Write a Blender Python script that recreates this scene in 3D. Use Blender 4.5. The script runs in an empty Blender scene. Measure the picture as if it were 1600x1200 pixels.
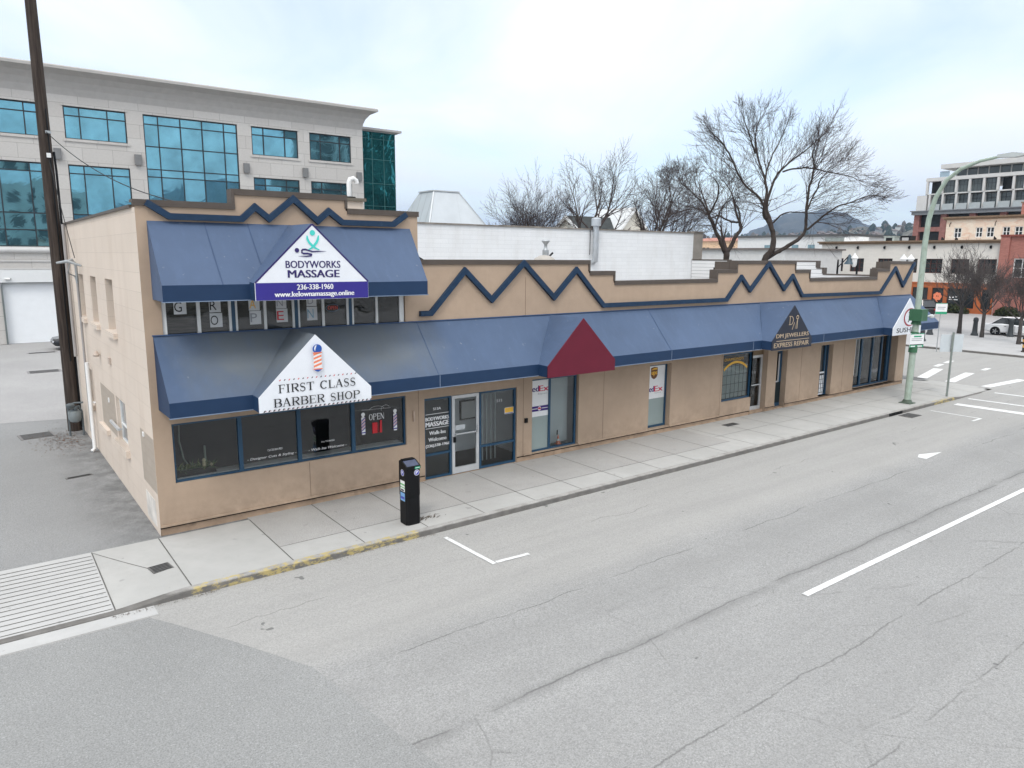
import bpy, bmesh, math, random
from mathutils import Vector, Matrix
R = math.radians
S = bpy.context.scene
COL = S.collection

# ------------------------------------------------------------------ camera
cam = bpy.data.cameras.new('camera'); co = bpy.data.objects.new('camera', cam); COL.objects.link(co)
def _cam_axes(yaw, pitch, roll):
    f = Vector((math.sin(yaw)*math.cos(pitch), math.cos(yaw)*math.cos(pitch), -math.sin(pitch)))
    r = f.cross(Vector((0, 0, 1))).normalized(); u = r.cross(f)
    c, s = math.cos(roll), math.sin(roll)
    return c*r+s*u, -s*r+c*u, f
_r, _u, _f = _cam_axes(0.6462, 0.1745, 0.0068)
m = Matrix((_r, _u, -_f)).transposed().to_4x4(); m.translation = (-2.893, -16.353, 5.9815)
co.matrix_world = m
cam.sensor_width = 36; cam.lens = 1132.0/1600*36; cam.clip_end = 20000; cam.clip_start = .1
S.camera = co

# ------------------------------------------------------------------ light
SUN_EL, SUN_AZ = R(52), math.atan2(-.72, -.62)          # azimuth measured from +Y towards +X
w = bpy.data.worlds.new('World'); S.world = w; w.use_nodes = True
nt = w.node_tree; nt.nodes.clear()
def _n(t, **k):
    n = nt.nodes.new(t)
    for a, b in k.items(): setattr(n, a, b)
    return n
L = nt.links.new
out = _n('ShaderNodeOutputWorld'); bg = _n('ShaderNodeBackground'); bg.inputs[1].default_value = .1
sky = _n('ShaderNodeTexSky', sky_type='NISHITA'); sky.sun_disc = False
sky.sun_elevation = SUN_EL; sky.sun_rotation = SUN_AZ; sky.air_density = 1.0; sky.dust_density = .6; sky.ozone_density = 1.5
tc = _n('ShaderNodeTexCoord'); sp = _n('ShaderNodeSeparateXYZ'); L(tc.outputs['Generated'], sp.inputs[0])
def _m(op, a, b=None):
    n = _n('ShaderNodeMath', operation=op)
    for i, v in enumerate((a, b)):
        if v is None: continue
        if isinstance(v, (int, float)): n.inputs[i].default_value = v
        else: L(v, n.inputs[i])
    return n.outputs[0]
zc = _m('MAXIMUM', sp.outputs[2], 0.0); den = _m('ADD', zc, .16)
cx = _m('DIVIDE', sp.outputs[0], den); cy = _m('DIVIDE', sp.outputs[1], den)
cv = _n('ShaderNodeCombineXYZ'); L(cx, cv.inputs[0]); L(cy, cv.inputs[1]); cv.inputs[2].default_value = 3.7
nz = _n('ShaderNodeTexNoise'); nz.inputs['Scale'].default_value = .62; nz.inputs['Detail'].default_value = 7; nz.inputs['Roughness'].default_value = .52
nz.inputs['Distortion'].default_value = .5; L(cv.outputs[0], nz.inputs['Vector'])
rp = _n('ShaderNodeValToRGB'); rp.color_ramp.elements[0].position = .33; rp.color_ramp.elements[1].position = .56
rp.color_ramp.elements[0].color = (.28, .28, .28, 1); L(nz.outputs[0], rp.inputs[0])
nz2 = _n('ShaderNodeTexNoise'); nz2.inputs['Scale'].default_value = 2.2; nz2.inputs['Detail'].default_value = 6; L(cv.outputs[0], nz2.inputs['Vector'])
cl = _n('ShaderNodeMixRGB'); cl.inputs[1].default_value = (10.5, 10.9, 11.2, 1); cl.inputs[2].default_value = (11.7, 11.75, 11.8, 1); L(nz2.outputs[0], cl.inputs[0])
zb = _m('ADD', _m('MULTIPLY', _m('POWER', zc, 1.3), 1.1), 1.0)
sc_ = _n('ShaderNodeVectorMath', operation='SCALE'); L(cl.outputs[0], sc_.inputs[0]); L(zb, sc_.inputs['Scale'])
mx = _n('ShaderNodeMixRGB'); L(rp.outputs[0], mx.inputs[0])
sk = _n('ShaderNodeMixRGB', blend_type='MULTIPLY'); sk.inputs[0].default_value = 1; L(sky.outputs[0], sk.inputs[1]); sk.inputs[2].default_value = (2.5, 2.3, 2.1, 1)
L(sk.outputs[0], mx.inputs[1]); L(sc_.outputs[0], mx.inputs[2])
L(mx.outputs[0], bg.inputs[0]); L(bg.outputs[0], out.inputs[0])
sl = bpy.data.lights.new('sun', 'SUN'); sl.energy = 1.5; sl.angle = R(15); sl.color = (1, .96, .9)
so = bpy.data.objects.new('sun', sl); COL.objects.link(so)
sd = Vector((math.sin(SUN_AZ)*math.cos(SUN_EL), math.cos(SUN_AZ)*math.cos(SUN_EL), math.sin(SUN_EL)))
so.rotation_euler = sd.to_track_quat('Z', 'Y').to_euler(); so.location = sd*60
S.view_settings.view_transform = 'Standard'; S.view_settings.look = 'None'; S.view_settings.gamma = 1
S.view_settings.exposure = 0.0; S.view_settings.use_curve_mapping = False
S.render.engine = 'CYCLES'
S.cycles.max_bounces = 8; S.cycles.transparent_max_bounces = 8; S.cycles.use_denoising = True; S.cycles.denoising_prefilter = 'ACCURATE'

# ------------------------------------------------------------------ materials
class NT:
    def __init__(s, name):
        s.mat = bpy.data.materials.new(name); s.mat.use_nodes = True; s.t = s.mat.node_tree
        s.b = s.t.nodes['Principled BSDF']; s.o = s.t.nodes['Material Output']
        s.tc = s.t.nodes.new('ShaderNodeTexCoord'); s.co = s.tc.outputs['Object']
    def set(s, inp, v):
        if isinstance(v, (int, float)): inp.default_value = v
        elif isinstance(v, tuple): inp.default_value = v if len(v) == 4 or inp.type == 'VECTOR' else (*v, 1)
        else: s.t.links.new(v, inp)
    def node(s, t, ins={}, **k):
        n = s.t.nodes.new(t)
        for a, b in k.items(): setattr(n, a, b)
        for a, b in ins.items(): s.set(n.inputs[a], b)
        return n
    def math(s, op, a, b=0.0, c=None):
        i = {0: a, 1: b}
        if c is not None: i[2] = c
        return s.node('ShaderNodeMath', i, operation=op).outputs[0]
    def noise(s, scale, detail=4, vec=None, rough=.55, dist=0):
        return s.node('ShaderNodeTexNoise', {'Scale': scale, 'Detail': detail, 'Roughness': rough, 'Distortion': dist, 'Vector': vec or s.co}).outputs[0]
    def scaled(s, v):
        return s.node('ShaderNodeMapping', {'Scale': v, 'Vector': s.co}).outputs[0]
    def ramp(s, f, p0, p1, c0=(0, 0, 0), c1=(1, 1, 1)):
        n = s.node('ShaderNodeValToRGB', {0: f}); e = n.color_ramp.elements
        e[0].position, e[1].position = p0, p1; e[0].color, e[1].color = (*c0, 1), (*c1, 1)
        return n.outputs[0]
    def mix(s, f, a, b, mode='MIX'):
        return s.node('ShaderNodeMixRGB', {0: f, 1: a, 2: b}, blend_type=mode).outputs[0]
    def xyz(s):
        n = s.node('ShaderNodeSeparateXYZ', {0: s.co}); return n.outputs
    def comb(s, x, y, z=0.0):
        return s.node('ShaderNodeCombineXYZ', {0: x, 1: y, 2: z}).outputs[0]
    def bump(s, h, st=.2, d=.02):
        s.set(s.b.inputs['Normal'], s.node('ShaderNodeBump', {'Height': h, 'Strength': st, 'Distance': d}).outputs[0])
    def fin(s, col=None, rough=None, spec=None, metal=None):
        if col is not None: s.set(s.b.inputs['Base Color'], col)
        if rough is not None: s.set(s.b.inputs['Roughness'], rough)
        if spec is not None: s.set(s.b.inputs['Specular IOR Level'], spec)
        if metal is not None: s.set(s.b.inputs['Metallic'], metal)
        return s.mat
def tone(c, k): return tuple(min(1, x*k) for x in c)
def plain(name, col, rough=.6, var=.12, scale=2.5, grain=60, bump=.1, spec=.3, metal=0.0, dirt=None):
    n = NT(name)
    a = n.noise(scale, 6); g = n.noise(grain, 3)
    c = n.mix(n.ramp(a, .3, .7), tone(col, 1-var), tone(col, 1+var*.6))
    c = n.mix(n.math('MULTIPLY', n.ramp(g, .35, .65), .25), c, tone(col, 1-var*1.6))
    if dirt: c = n.mix(n.math('MULTIPLY', n.ramp(n.noise(dirt[1], 8, rough=.65), .52, .72), dirt[2]), c, dirt[0])
    if bump: n.bump(g, bump, .01)
    return n.fin(c, rough, spec, metal)
def flat(name, col, rough=.5, metal=0.0, spec=.4):
    return plain(name, col, rough, .04, 3, 40, 0, spec, metal)
def block(name, col, plane, bw, bh, mortar, mw=.012, var=.07, bump=.25, rough=.8, off=.5, dirt=None, grain=50):
    """masonry: courses laid out in the object's own metres on the wall plane"""
    n = NT(name); x, y, z = n.xyz()
    v = n.comb(x if plane == 'x' else y, z)
    bt = n.node('ShaderNodeTexBrick', {'Vector': v, 'Color1': tone(col, 1-var), 'Color2': tone(col, 1+var), 'Mortar': mortar, 'Scale': 1.0,
                'Mortar Size': mw, 'Mortar Smooth': .3, 'Brick Width': bw, 'Row Height': bh}, offset=off)
    c = n.mix(n.math('MULTIPLY', n.ramp(n.noise(.9, 6), .35, .75), .2), bt.outputs[0], tone(col, .72))
    g = n.noise(grain, 3)
    c = n.mix(n.math('MULTIPLY', n.ramp(g, .35, .65), .16), c, tone(col, .72))
    if dirt:
        st = n.noise(1.0, 7, n.scaled((1.3, 1.3, .35)), .65)
        c = n.mix(n.math('MULTIPLY', n.ramp(st, .5, .7), dirt[1]), c, dirt[0])
    n.bump(n.math('ADD', n.math('MULTIPLY', bt.outputs[1], -1.0), n.math('MULTIPLY', g, .3)), bump, .012)
    return n.fin(c, rough, .25)

def stucco(name, col):
    n = NT(name); x, y, z = n.xyz()
    big = n.noise(.55, 6); mid = n.noise(3.5, 7, rough=.65); g = n.noise(90, 3)
    c = n.mix(n.ramp(big, .3, .7), tone(col, .88), tone(col, 1.06))
    c = n.mix(n.math('MULTIPLY', n.ramp(mid, .42, .7), .35), c, tone(col, .78))
    c = n.mix(n.math('MULTIPLY', n.ramp(g, .35, .65), .22), c, tone(col, .76))
    # rain streaks and splash dirt near the pavement
    st = n.noise(1.0, 6, n.scaled((5, 5, .25)), .6)
    c = n.mix(n.math('MULTIPLY', n.ramp(st, .52, .75), .08), c, (.22, .17, .13))
    low = n.math('MULTIPLY', n.ramp(z, .15, .95, (1, 1, 1), (0, 0, 0)), n.ramp(n.noise(2.3, 7, rough=.7), .42, .62))
    c = n.mix(n.math('MULTIPLY', low, .4), c, (.2, .15, .11))
    n.bump(g, .25, .006)
    return n.fin(c, .88, .2)
TAN = stucco('tan_stucco', (.475, .355, .262))
TAN_DK = plain('stucco_joint', (.22, .15, .11), .9, .2)
PLINTH = plain('stucco_plinth', (.45, .32, .225), .9, .25, 2, 70, .2, .2, dirt=((.15, .11, .08), 2.5, .6))
CAPM = plain('brown_metal_cap', (.095, .075, .062), .5, .12, 4, 50, .05, .4)
NAVY = plain('navy_paint', (.009, .034, .078), .55, .18, 5, 50, .12, .35, dirt=((.04, .075, .12), 6, .35))
FRAMEB = plain('blue_frame_paint', (.018, .070, .135), .42, .15, 6, 60, .05, .45)
CMU = block('cream_block_wall', (.685, .588, .50), 'y', 3.2, .4, (.56, .475, .40), .006, .02, .08, dirt=((.52, .42, .34), .4))
PATCH = block('grey_paint_patch', (.42, .36, .30), 'y', .4, .2, (.36, .3, .25), .006, .04, .12)
WBRICK = block('white_brick', (.80, .81, .82), 'x', .82, .205, (.63, .64, .65), .006, .025, .12, dirt=((.55, .53, .5), .25))
WCAP = plain('weathered_coping', (.28, .25, .22), .9, .5, 2.5, 20, .2, .2)
GREYP = plain('grey_pilaster', (.30, .27, .24), .9, .15)
def siding():
    n = NT('white_lap_siding'); x, y, z = n.xyz()
    f = n.math('FRACT', n.math('DIVIDE', z, .2)); ln = n.math('LESS_THAN', f, .09)
    c = n.mix(ln, (.78, .78, .78), (.25, .25, .26)); n.bump(f, .5, .02)
    return n.fin(c, .6, .3)
SIDING = siding()
def awning(name, col, dust):
    n = NT(name); x, y, z = n.xyz()
    c = n.mix(n.ramp(n.noise(.5, 5), .3, .72), tone(col, .86), tone(col, 1.1))
    wv = n.noise(260, 2)
    c = n.mix(n.math('MULTIPLY', n.ramp(wv, .3, .7), .22), c, tone(col, .75))
    if dust:   # grime washed down below the upper storey: a stain with its own edge on the cloth
        e = n.math('ADD', x, n.math('MULTIPLY', n.noise(.8, 5), 2.2))
        a = n.math('MULTIPLY', n.ramp(n.math('DIVIDE', e, 10.0), .62, .83, (1, 1, 1), (0, 0, 0)), n.ramp(n.math('DIVIDE', e, 10.0), .14, .26))
        zz = n.math('ADD', z, n.math('MULTIPLY', n.noise(1.1, 6), .8))
        b = n.ramp(n.math('DIVIDE', zz, 6.0), .53, .67)
        c = n.mix(n.math('MULTIPLY', n.math('MULTIPLY', a, b), .85), c, (.15, .168, .18))
    st = n.noise(1.0, 6, n.scaled((7, 3, 1)), .6)
    c = n.mix(n.math('MULTIPLY', n.ramp(st, .5, .75), .3), c, tone(col, 1.3))
    c = n.mix(n.math('MULTIPLY', n.ramp(n.noise(9.0, 3), .70, .74), .35), c, (.3, .32, .33))
    n.bump(n.math('ADD', n.math('MULTIPLY', n.noise(2.0, 3), 2.0), n.math('MULTIPLY', wv, .25)), .28, .04)
    return n.fin(c, .62, .35)
AWN = awning('blue_awning_cloth', (.073, .112, .192), True)
AWN2 = awning('blue_awning_cloth_clean', (.070, .107, .185), False)
VAL = plain('dark_blue_valance', (.011, .036, .092), .6, .12, 2, 120, .05, .35)
RED = plain('burgundy_cloth', (.135, .011, .028), .65, .1, 2, 150, .05, .3)
SIGNW = flat('white_sign_face', (.80, .82, .86), .4)
SIGNN = flat('black_navy_sign_face', (.012, .016, .032), .4)
INKP = flat('purple_blue', (.035, .025, .24), .4)
INKN = flat('navy_ink', (.03, .018, .12), .5)
INKK = flat('black_ink', (.012, .012, .014), .5)
INKW = flat('white_ink', (.82, .82, .82), .5)
TEAL = flat('teal_ink', (.07, .62, .55), .5)
GOLD = flat('pale_gold_ink', (.52, .40, .27), .4)
INKR = flat('red_ink', (.55, .02, .03), .5)
INKO = flat('orange_ink', (.85, .25, .13), .5)
INKB = flat('blue_ink', (.02, .09, .38), .45)
FEDP = flat('violet_ink', (.045, .015, .17), .5)
BRONZE = flat('brown_ink', (.16, .06, .02), .5)
YEL = flat('amber_ink', (.85, .48, .06), .5)
GRNI = flat('green_ink', (.02, .3, .16), .5)
STEELB = flat('slate_blue_ink', (.2, .36, .48), .5)
GREYI = flat('grey_ink', (.3, .31, .33), .5)
ALU = plain('aluminium', (.62, .63, .64), .35, .08, 5, 80, .03, .5, .3)
WHITEP = plain('white_paint', (.78, .78, .77), .5, .06)
BLACKM = plain('black_powder_coat', (.007, .007, .008), .5, .25, 6, 90, .05, .2)
GALV = plain('galvanised_steel', (.42, .44, .45), .45, .2, 6, 40, .05, .5, .5)
GREYMET = plain('grey_meter_paint', (.22, .25, .26), .5, .2)
GREENP = plain('pale_green_pole_paint', (.36, .435, .365), .5, .14, 4, 50, .06, .4, dirt=((.2, .2, .13), 5, .5))
GREEND = plain('dark_green_box_paint', (.05, .14, .075), .45, .15)
RUBBER = plain('rubber', (.012, .012, .012), .8, .2)
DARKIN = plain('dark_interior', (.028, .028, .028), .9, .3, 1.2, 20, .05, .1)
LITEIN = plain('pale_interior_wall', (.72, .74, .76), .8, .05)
def glass(name, tint, base=.035, rough=.01, wob=.0):
    n = NT(name); nd = n.t.nodes; nd.remove(n.b)
    tr = n.node('ShaderNodeBsdfTransparent', {0: tint}); gl = n.node('ShaderNodeBsdfGlossy', {0: (.95, .97, 1), 'Roughness': rough})
    fr = n.node('ShaderNodeFresnel', {0: 1.5}); f = n.math('ADD', fr.outputs[0], base)
    if wob:
        bp = n.node('ShaderNodeBump', {'Height': n.noise(1.2, 2), 'Strength': wob, 'Distance': .05}).outputs[0]
        n.set(gl.inputs['Normal'], bp); n.set(fr.inputs['Normal'], bp)
    mxs = n.node('ShaderNodeMixShader', {0: f}); n.t.links.new(tr.outputs[0], mxs.inputs[1]); n.t.links.new(gl.outputs[0], mxs.inputs[2])
    n.t.links.new(mxs.outputs[0], n.o.inputs[0]); return n.mat
GLASS = glass('shop_glass', (.9, .93, .92), .03, .01, .12)
FROST = plain('frosted_film', (.30, .36, .35), .3, .05, 2, 30, 0, .5)
FROSTW = plain('pale_blind', (.52, .57, .58), .6, .05, 2, 30, 0, .3)
def mirror_glass(name, col, wob, scale=.6):
    n = NT(name); h = n.noise(scale, 3, dist=1.2)
    n.bump(h, wob, .06)
    return n.fin(n.mix(n.ramp(n.noise(.6, 3), .3, .7), tone(col, .78), tone(col, 1.18)), .03, .6, .88)
OGLASS = mirror_glass('blue_mirror_glass', (.19, .42, .505), .04)
TGLASS = mirror_glass('green_mirror_glass', (.03, .19, .205), 1.6, .5)
FARGLASS = plain('dark_window_glass', (.03, .034, .037), .12, .4, 1, 6, 0, .6)
def stone():
    n = NT('pale_stone_panel'); x, y, z = n.xyz()
    bt = n.node('ShaderNodeTexBrick', {'Vector': n.comb(n.math('ADD', x, y), z), 'Color1': (.50, .475, .45), 'Color2': (.55, .53, .505), 'Mortar': (.24, .225, .21), 'Scale': 1.0,
                'Mortar Size': .011, 'Mortar Smooth': .2, 'Brick Width': 1.83, 'Row Height': .93}, offset=.5)
    c = n.mix(n.math('MULTIPLY', n.ramp(n.noise(7, 8, rough=.7), .4, .65), .3), bt.outputs[0], (.40, .375, .35))
    n.bump(n.noise(40, 3), .08, .01)
    return n.fin(c, .7, .3)
STONE = stone()
def ribs(name, col, step, axis, dark=.75, w=.08, rough=.45, metal=.2):
    n = NT(name); c3 = n.xyz()
    f = n.math('FRACT', n.math('DIVIDE', c3['xyz'.index(axis)], step)); ln = n.math('LESS_THAN', f, w)
    c = n.mix(ln, n.mix(n.ramp(n.noise(.8, 5), .3, .7), tone(col, .93), tone(col, 1.05)), tone(col, dark)); n.bump(ln, .5, .04)
    return n.fin(c, rough, .4, metal)
ROOFM_Y = ribs('standing_seam_metal', (.50, .54, .56), .85, 'y')
ROOFM_X = ribs('sheet_metal_face', (.58, .61, .63), 3.0, 'x', .93, .01)
SHINGLE = plain('dark_shingle', (.05, .055, .055), .9, .3, 3, 8, .3, .2)
ROOFG = plain('roof_membrane', (.30, .29, .28), .9, .15)
def asphalt(name, col, kind=None):
    n = NT(name); x, y, z = n.xyz()
    g = n.noise(42, 4, rough=.8); g2 = n.noise(9, 5, rough=.7); big = n.noise(.28, 6)
    c = n.mix(n.ramp(big, .3, .7), tone(col, .9), tone(col, 1.08))
    c = n.mix(n.math('MULTIPLY', n.ramp(g2, .45, .7), .22), c, tone(col, .72))
    c = n.mix(n.math('MULTIPLY', n.ramp(g, .44, .60), .7), c, tone(col, .5))
    c = n.mix(n.math('MULTIPLY', n.ramp(n.noise(44, 2), .58, .72), .42), c, tone(col, 1.6))
    if kind == 'road':
        def line(y0, amp, wd, lo, hi, st, dc, sc=.5):
            yy = n.math('ADD', y, n.math('MULTIPLY', n.math('SUBTRACT', n.noise(sc, 6, n.comb(x, 0.0, y0), .6), .5), amp))
            d = n.math('ABSOLUTE', n.math('SUBTRACT', yy, y0))
            brk = n.ramp(n.noise(.8, 5, n.comb(x, y0, 4.0)), lo, hi)
            return n.math('MULTIPLY', n.math('MULTIPLY', n.ramp(d, 0, wd, (1, 1, 1), (0, 0, 0)), brk), st)
        # bleached parking lane
        yy = n.math('ADD', y, n.math('MULTIPLY', n.math('SUBTRACT', n.noise(.35, 6), .5), 1.0))
        lane = n.ramp(n.math('DIVIDE', n.math('ADD', yy, 20.0), 20.0), .655, .69)
        c = n.mix(n.math('MULTIPLY', lane, .55), c, n.mix(n.ramp(g, .4, .6), (.41, .398, .372), (.34, .33, .315)))
        # wheel paths, cracks with their own ragged course
        c = n.mix(line(-7.6, .6, .55, .2, .5, .25, None, .2), c, tone(col, .62))
        c = n.mix(line(-9.05, .34, .16, .25, .45, .42, None), c, tone(col, .45))
        for y0, amp, wd, lo, hi, st in ((-9.05, .34, .026, .34, .48, .55), (-11.1, .36, .024, .36, .5, .5), (-12.7, .3, .022, .38, .52, .45), (-7.0, .5, .02, .42, .55, .6), (-4.6, .8, .016, .5, .6, .5), (-14.3, .5, .03, .35, .5, .8)):
            c = n.mix(line(y0, amp, wd, lo, hi, st, None, .7), c, (.045, .042, .04))
        vo = n.node('ShaderNodeTexVoronoi', {'Vector': n.node('ShaderNodeMixRGB', {0: .14, 1: n.co, 2: n.node('ShaderNodeTexNoise', {'Vector': n.co, 'Scale': 1.3, 'Detail': 5}).outputs[1]}).outputs[0], 'Scale': .42}, feature='DISTANCE_TO_EDGE')
        far = n.ramp(n.math('DIVIDE', n.math('MULTIPLY', y, -1.0), 20.0), .34, .42)
        ck = n.math('MULTIPLY', n.math('MULTIPLY', n.ramp(vo.outputs[0], .001, .007, (1, 1, 1), (0, 0, 0)), n.ramp(n.noise(.9, 4), .46, .6)), far)
        c = n.mix(n.math('MULTIPLY', ck, .3), c, (.07, .066, .063))
        stk = n.noise(1.0, 6, n.scaled((.12, 2.2, 1)), .6)
        c = n.mix(n.math('MULTIPLY', n.ramp(stk, .42, .68), .22), c, tone(col, .66))
        oil = n.math('MULTIPLY', n.ramp(n.noise(1.0, 6, n.scaled((.5, 1.4, 1)), .7), .60, .75), .2)
        c = n.mix(oil, c, tone(col, .55))
        tar = n.ramp(n.noise(2.4, 2), .745, .76)
        c = n.mix(n.math('MULTIPLY', tar, .6), c, (.06, .06, .06))
    if kind == 'alley':
        # dark broken patches, stronger towards the wall
        d = n.math('ADD', n.math('MULTIPLY', x, -1.0), n.math('MULTIPLY', n.noise(.7, 7, rough=.65), 1.6))
        a = n.ramp(n.math('DIVIDE', d, 4.0), .16, .56, (1, 1, 1), (0, 0, 0))
        a = n.math('MULTIPLY', a, n.ramp(n.noise(1.6, 7, rough=.7), .34, .6))
        far = n.ramp(n.math('DIVIDE', y, 20.0), .55, .75, (1, 1, 1), (0, 0, 0))
        c = n.mix(n.math('MULTIPLY', n.math('MULTIPLY', a, far), .8), c, tone(col, .33))
    n.bump(n.math('ADD', g, n.math('MULTIPLY', g2, .6)), .35, .012)
    return n.fin(c, .9, .2)
ROADM = asphalt('worn_asphalt', (.335, .331, .322), 'road')
ALLEY = asphalt('alley_asphalt', (.30, .30, .297), 'alley')
PATCHA = asphalt('patch_asphalt', (.30, .30, .293))
LOTM = asphalt('pale_lot', (.40, .39, .385))
def concrete(name, col, agg=False):
    n = NT(name); x, y, z = n.xyz()
    c = n.mix(n.ramp(n.noise(.5, 6), .3, .7), tone(col, .9), tone(col, 1.06))
    c = n.mix(n.math('MULTIPLY', n.ramp(n.noise(2.6, 8, rough=.7), .45, .7), .3), c, tone(col, .74))
    g = n.noise(38 if agg else 80, 3)
    c = n.mix(n.math('MULTIPLY', n.ramp(g, .38, .62), .5 if agg else .12), c, tone(col, .6 if agg else .8))
    sp_ = n.ramp(n.noise(3.1, 2), .70, .725)
    c = n.mix(n.math('MULTIPLY', sp_, .35), c, tone(col, .4))
    n.bump(g, .3 if agg else .1, .008)
    return n.fin(c, .88, .2)
CONC = concrete('pavement_concrete', (.425, .418, .40))
AGG = concrete('exposed_aggregate', (.41, .398, .38), True)
APRON = concrete('apron_concrete', (.47, .465, .455))
PLAZA = concrete('plaza_concrete', (.42, .415, .41))
JOINT = plain('joint_dirt', (.13, .125, .115), .95, .3)
def kerbm():
    n = NT('kerb_concrete'); x, y, z = n.xyz()
    c = n.mix(n.ramp(n.noise(1.5, 7, rough=.7), .3, .7), (.30, .285, .265), (.44, .43, .41))
    c = n.mix(n.math('MULTIPLY', n.ramp(n.noise(40, 3), .4, .6), .3), c, (.2, .19, .18))
    soot = n.math('MULTIPLY', n.ramp(n.math('ADD', z, n.math('MULTIPLY', n.noise(3, 6), .05)), -.02, .03, (1, 1, 1), (0, 0, 0)), .8)
    c = n.mix(soot, c, n.mix(n.ramp(n.noise(4, 6), .3, .7), (.075, .07, .066), (.15, .14, .13)))
    def span(a, b): return n.math('MULTIPLY', n.math('GREATER_THAN', x, a), n.math('LESS_THAN', x, b))
    yel = n.math('MAXIMUM', span(-.12, 4.6), span(29.6, 31.6))
    worn = n.ramp(n.noise(5.0, 8, n.scaled((1, 1, 2.4)), .7), .475, .57)
    c = n.mix(n.math('MULTIPLY', n.math('MULTIPLY', yel, worn), .8), c, (.48, .38, .15))
    n.bump(n.noise(20, 5), .3, .02)
    return n.fin(c, .88, .2)
KERB = kerbm()
MARK = plain('road_paint', (.70, .70, .69), .7, .08, 2, 40, .1, .3, dirt=((.36, .355, .35), 9, .8))
BARK = plain('bark', (.062, .050, .044), .95, .35, 4, 14, .4, .15)
TWIG = plain('twig_bark', (.075, .058, .055), .95, .3, 3, 8, 0, .15)
TWIGG = plain('grey_twig_bark', (.12, .105, .10), .95, .3, 3, 8, 0, .15)
def wood():
    n = NT('creosoted_pole_wood'); 
    c = n.mix(n.ramp(n.noise(1.0, 7, n.scaled((14, 14, .7)), .65), .35, .7), (.028, .021, .018), (.085, .066, .055))
    n.bump(n.noise(1.0, 5, n.scaled((30, 30, .6))), .5, .02); return n.fin(c, .9, .2)
POLEW = wood()

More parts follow.
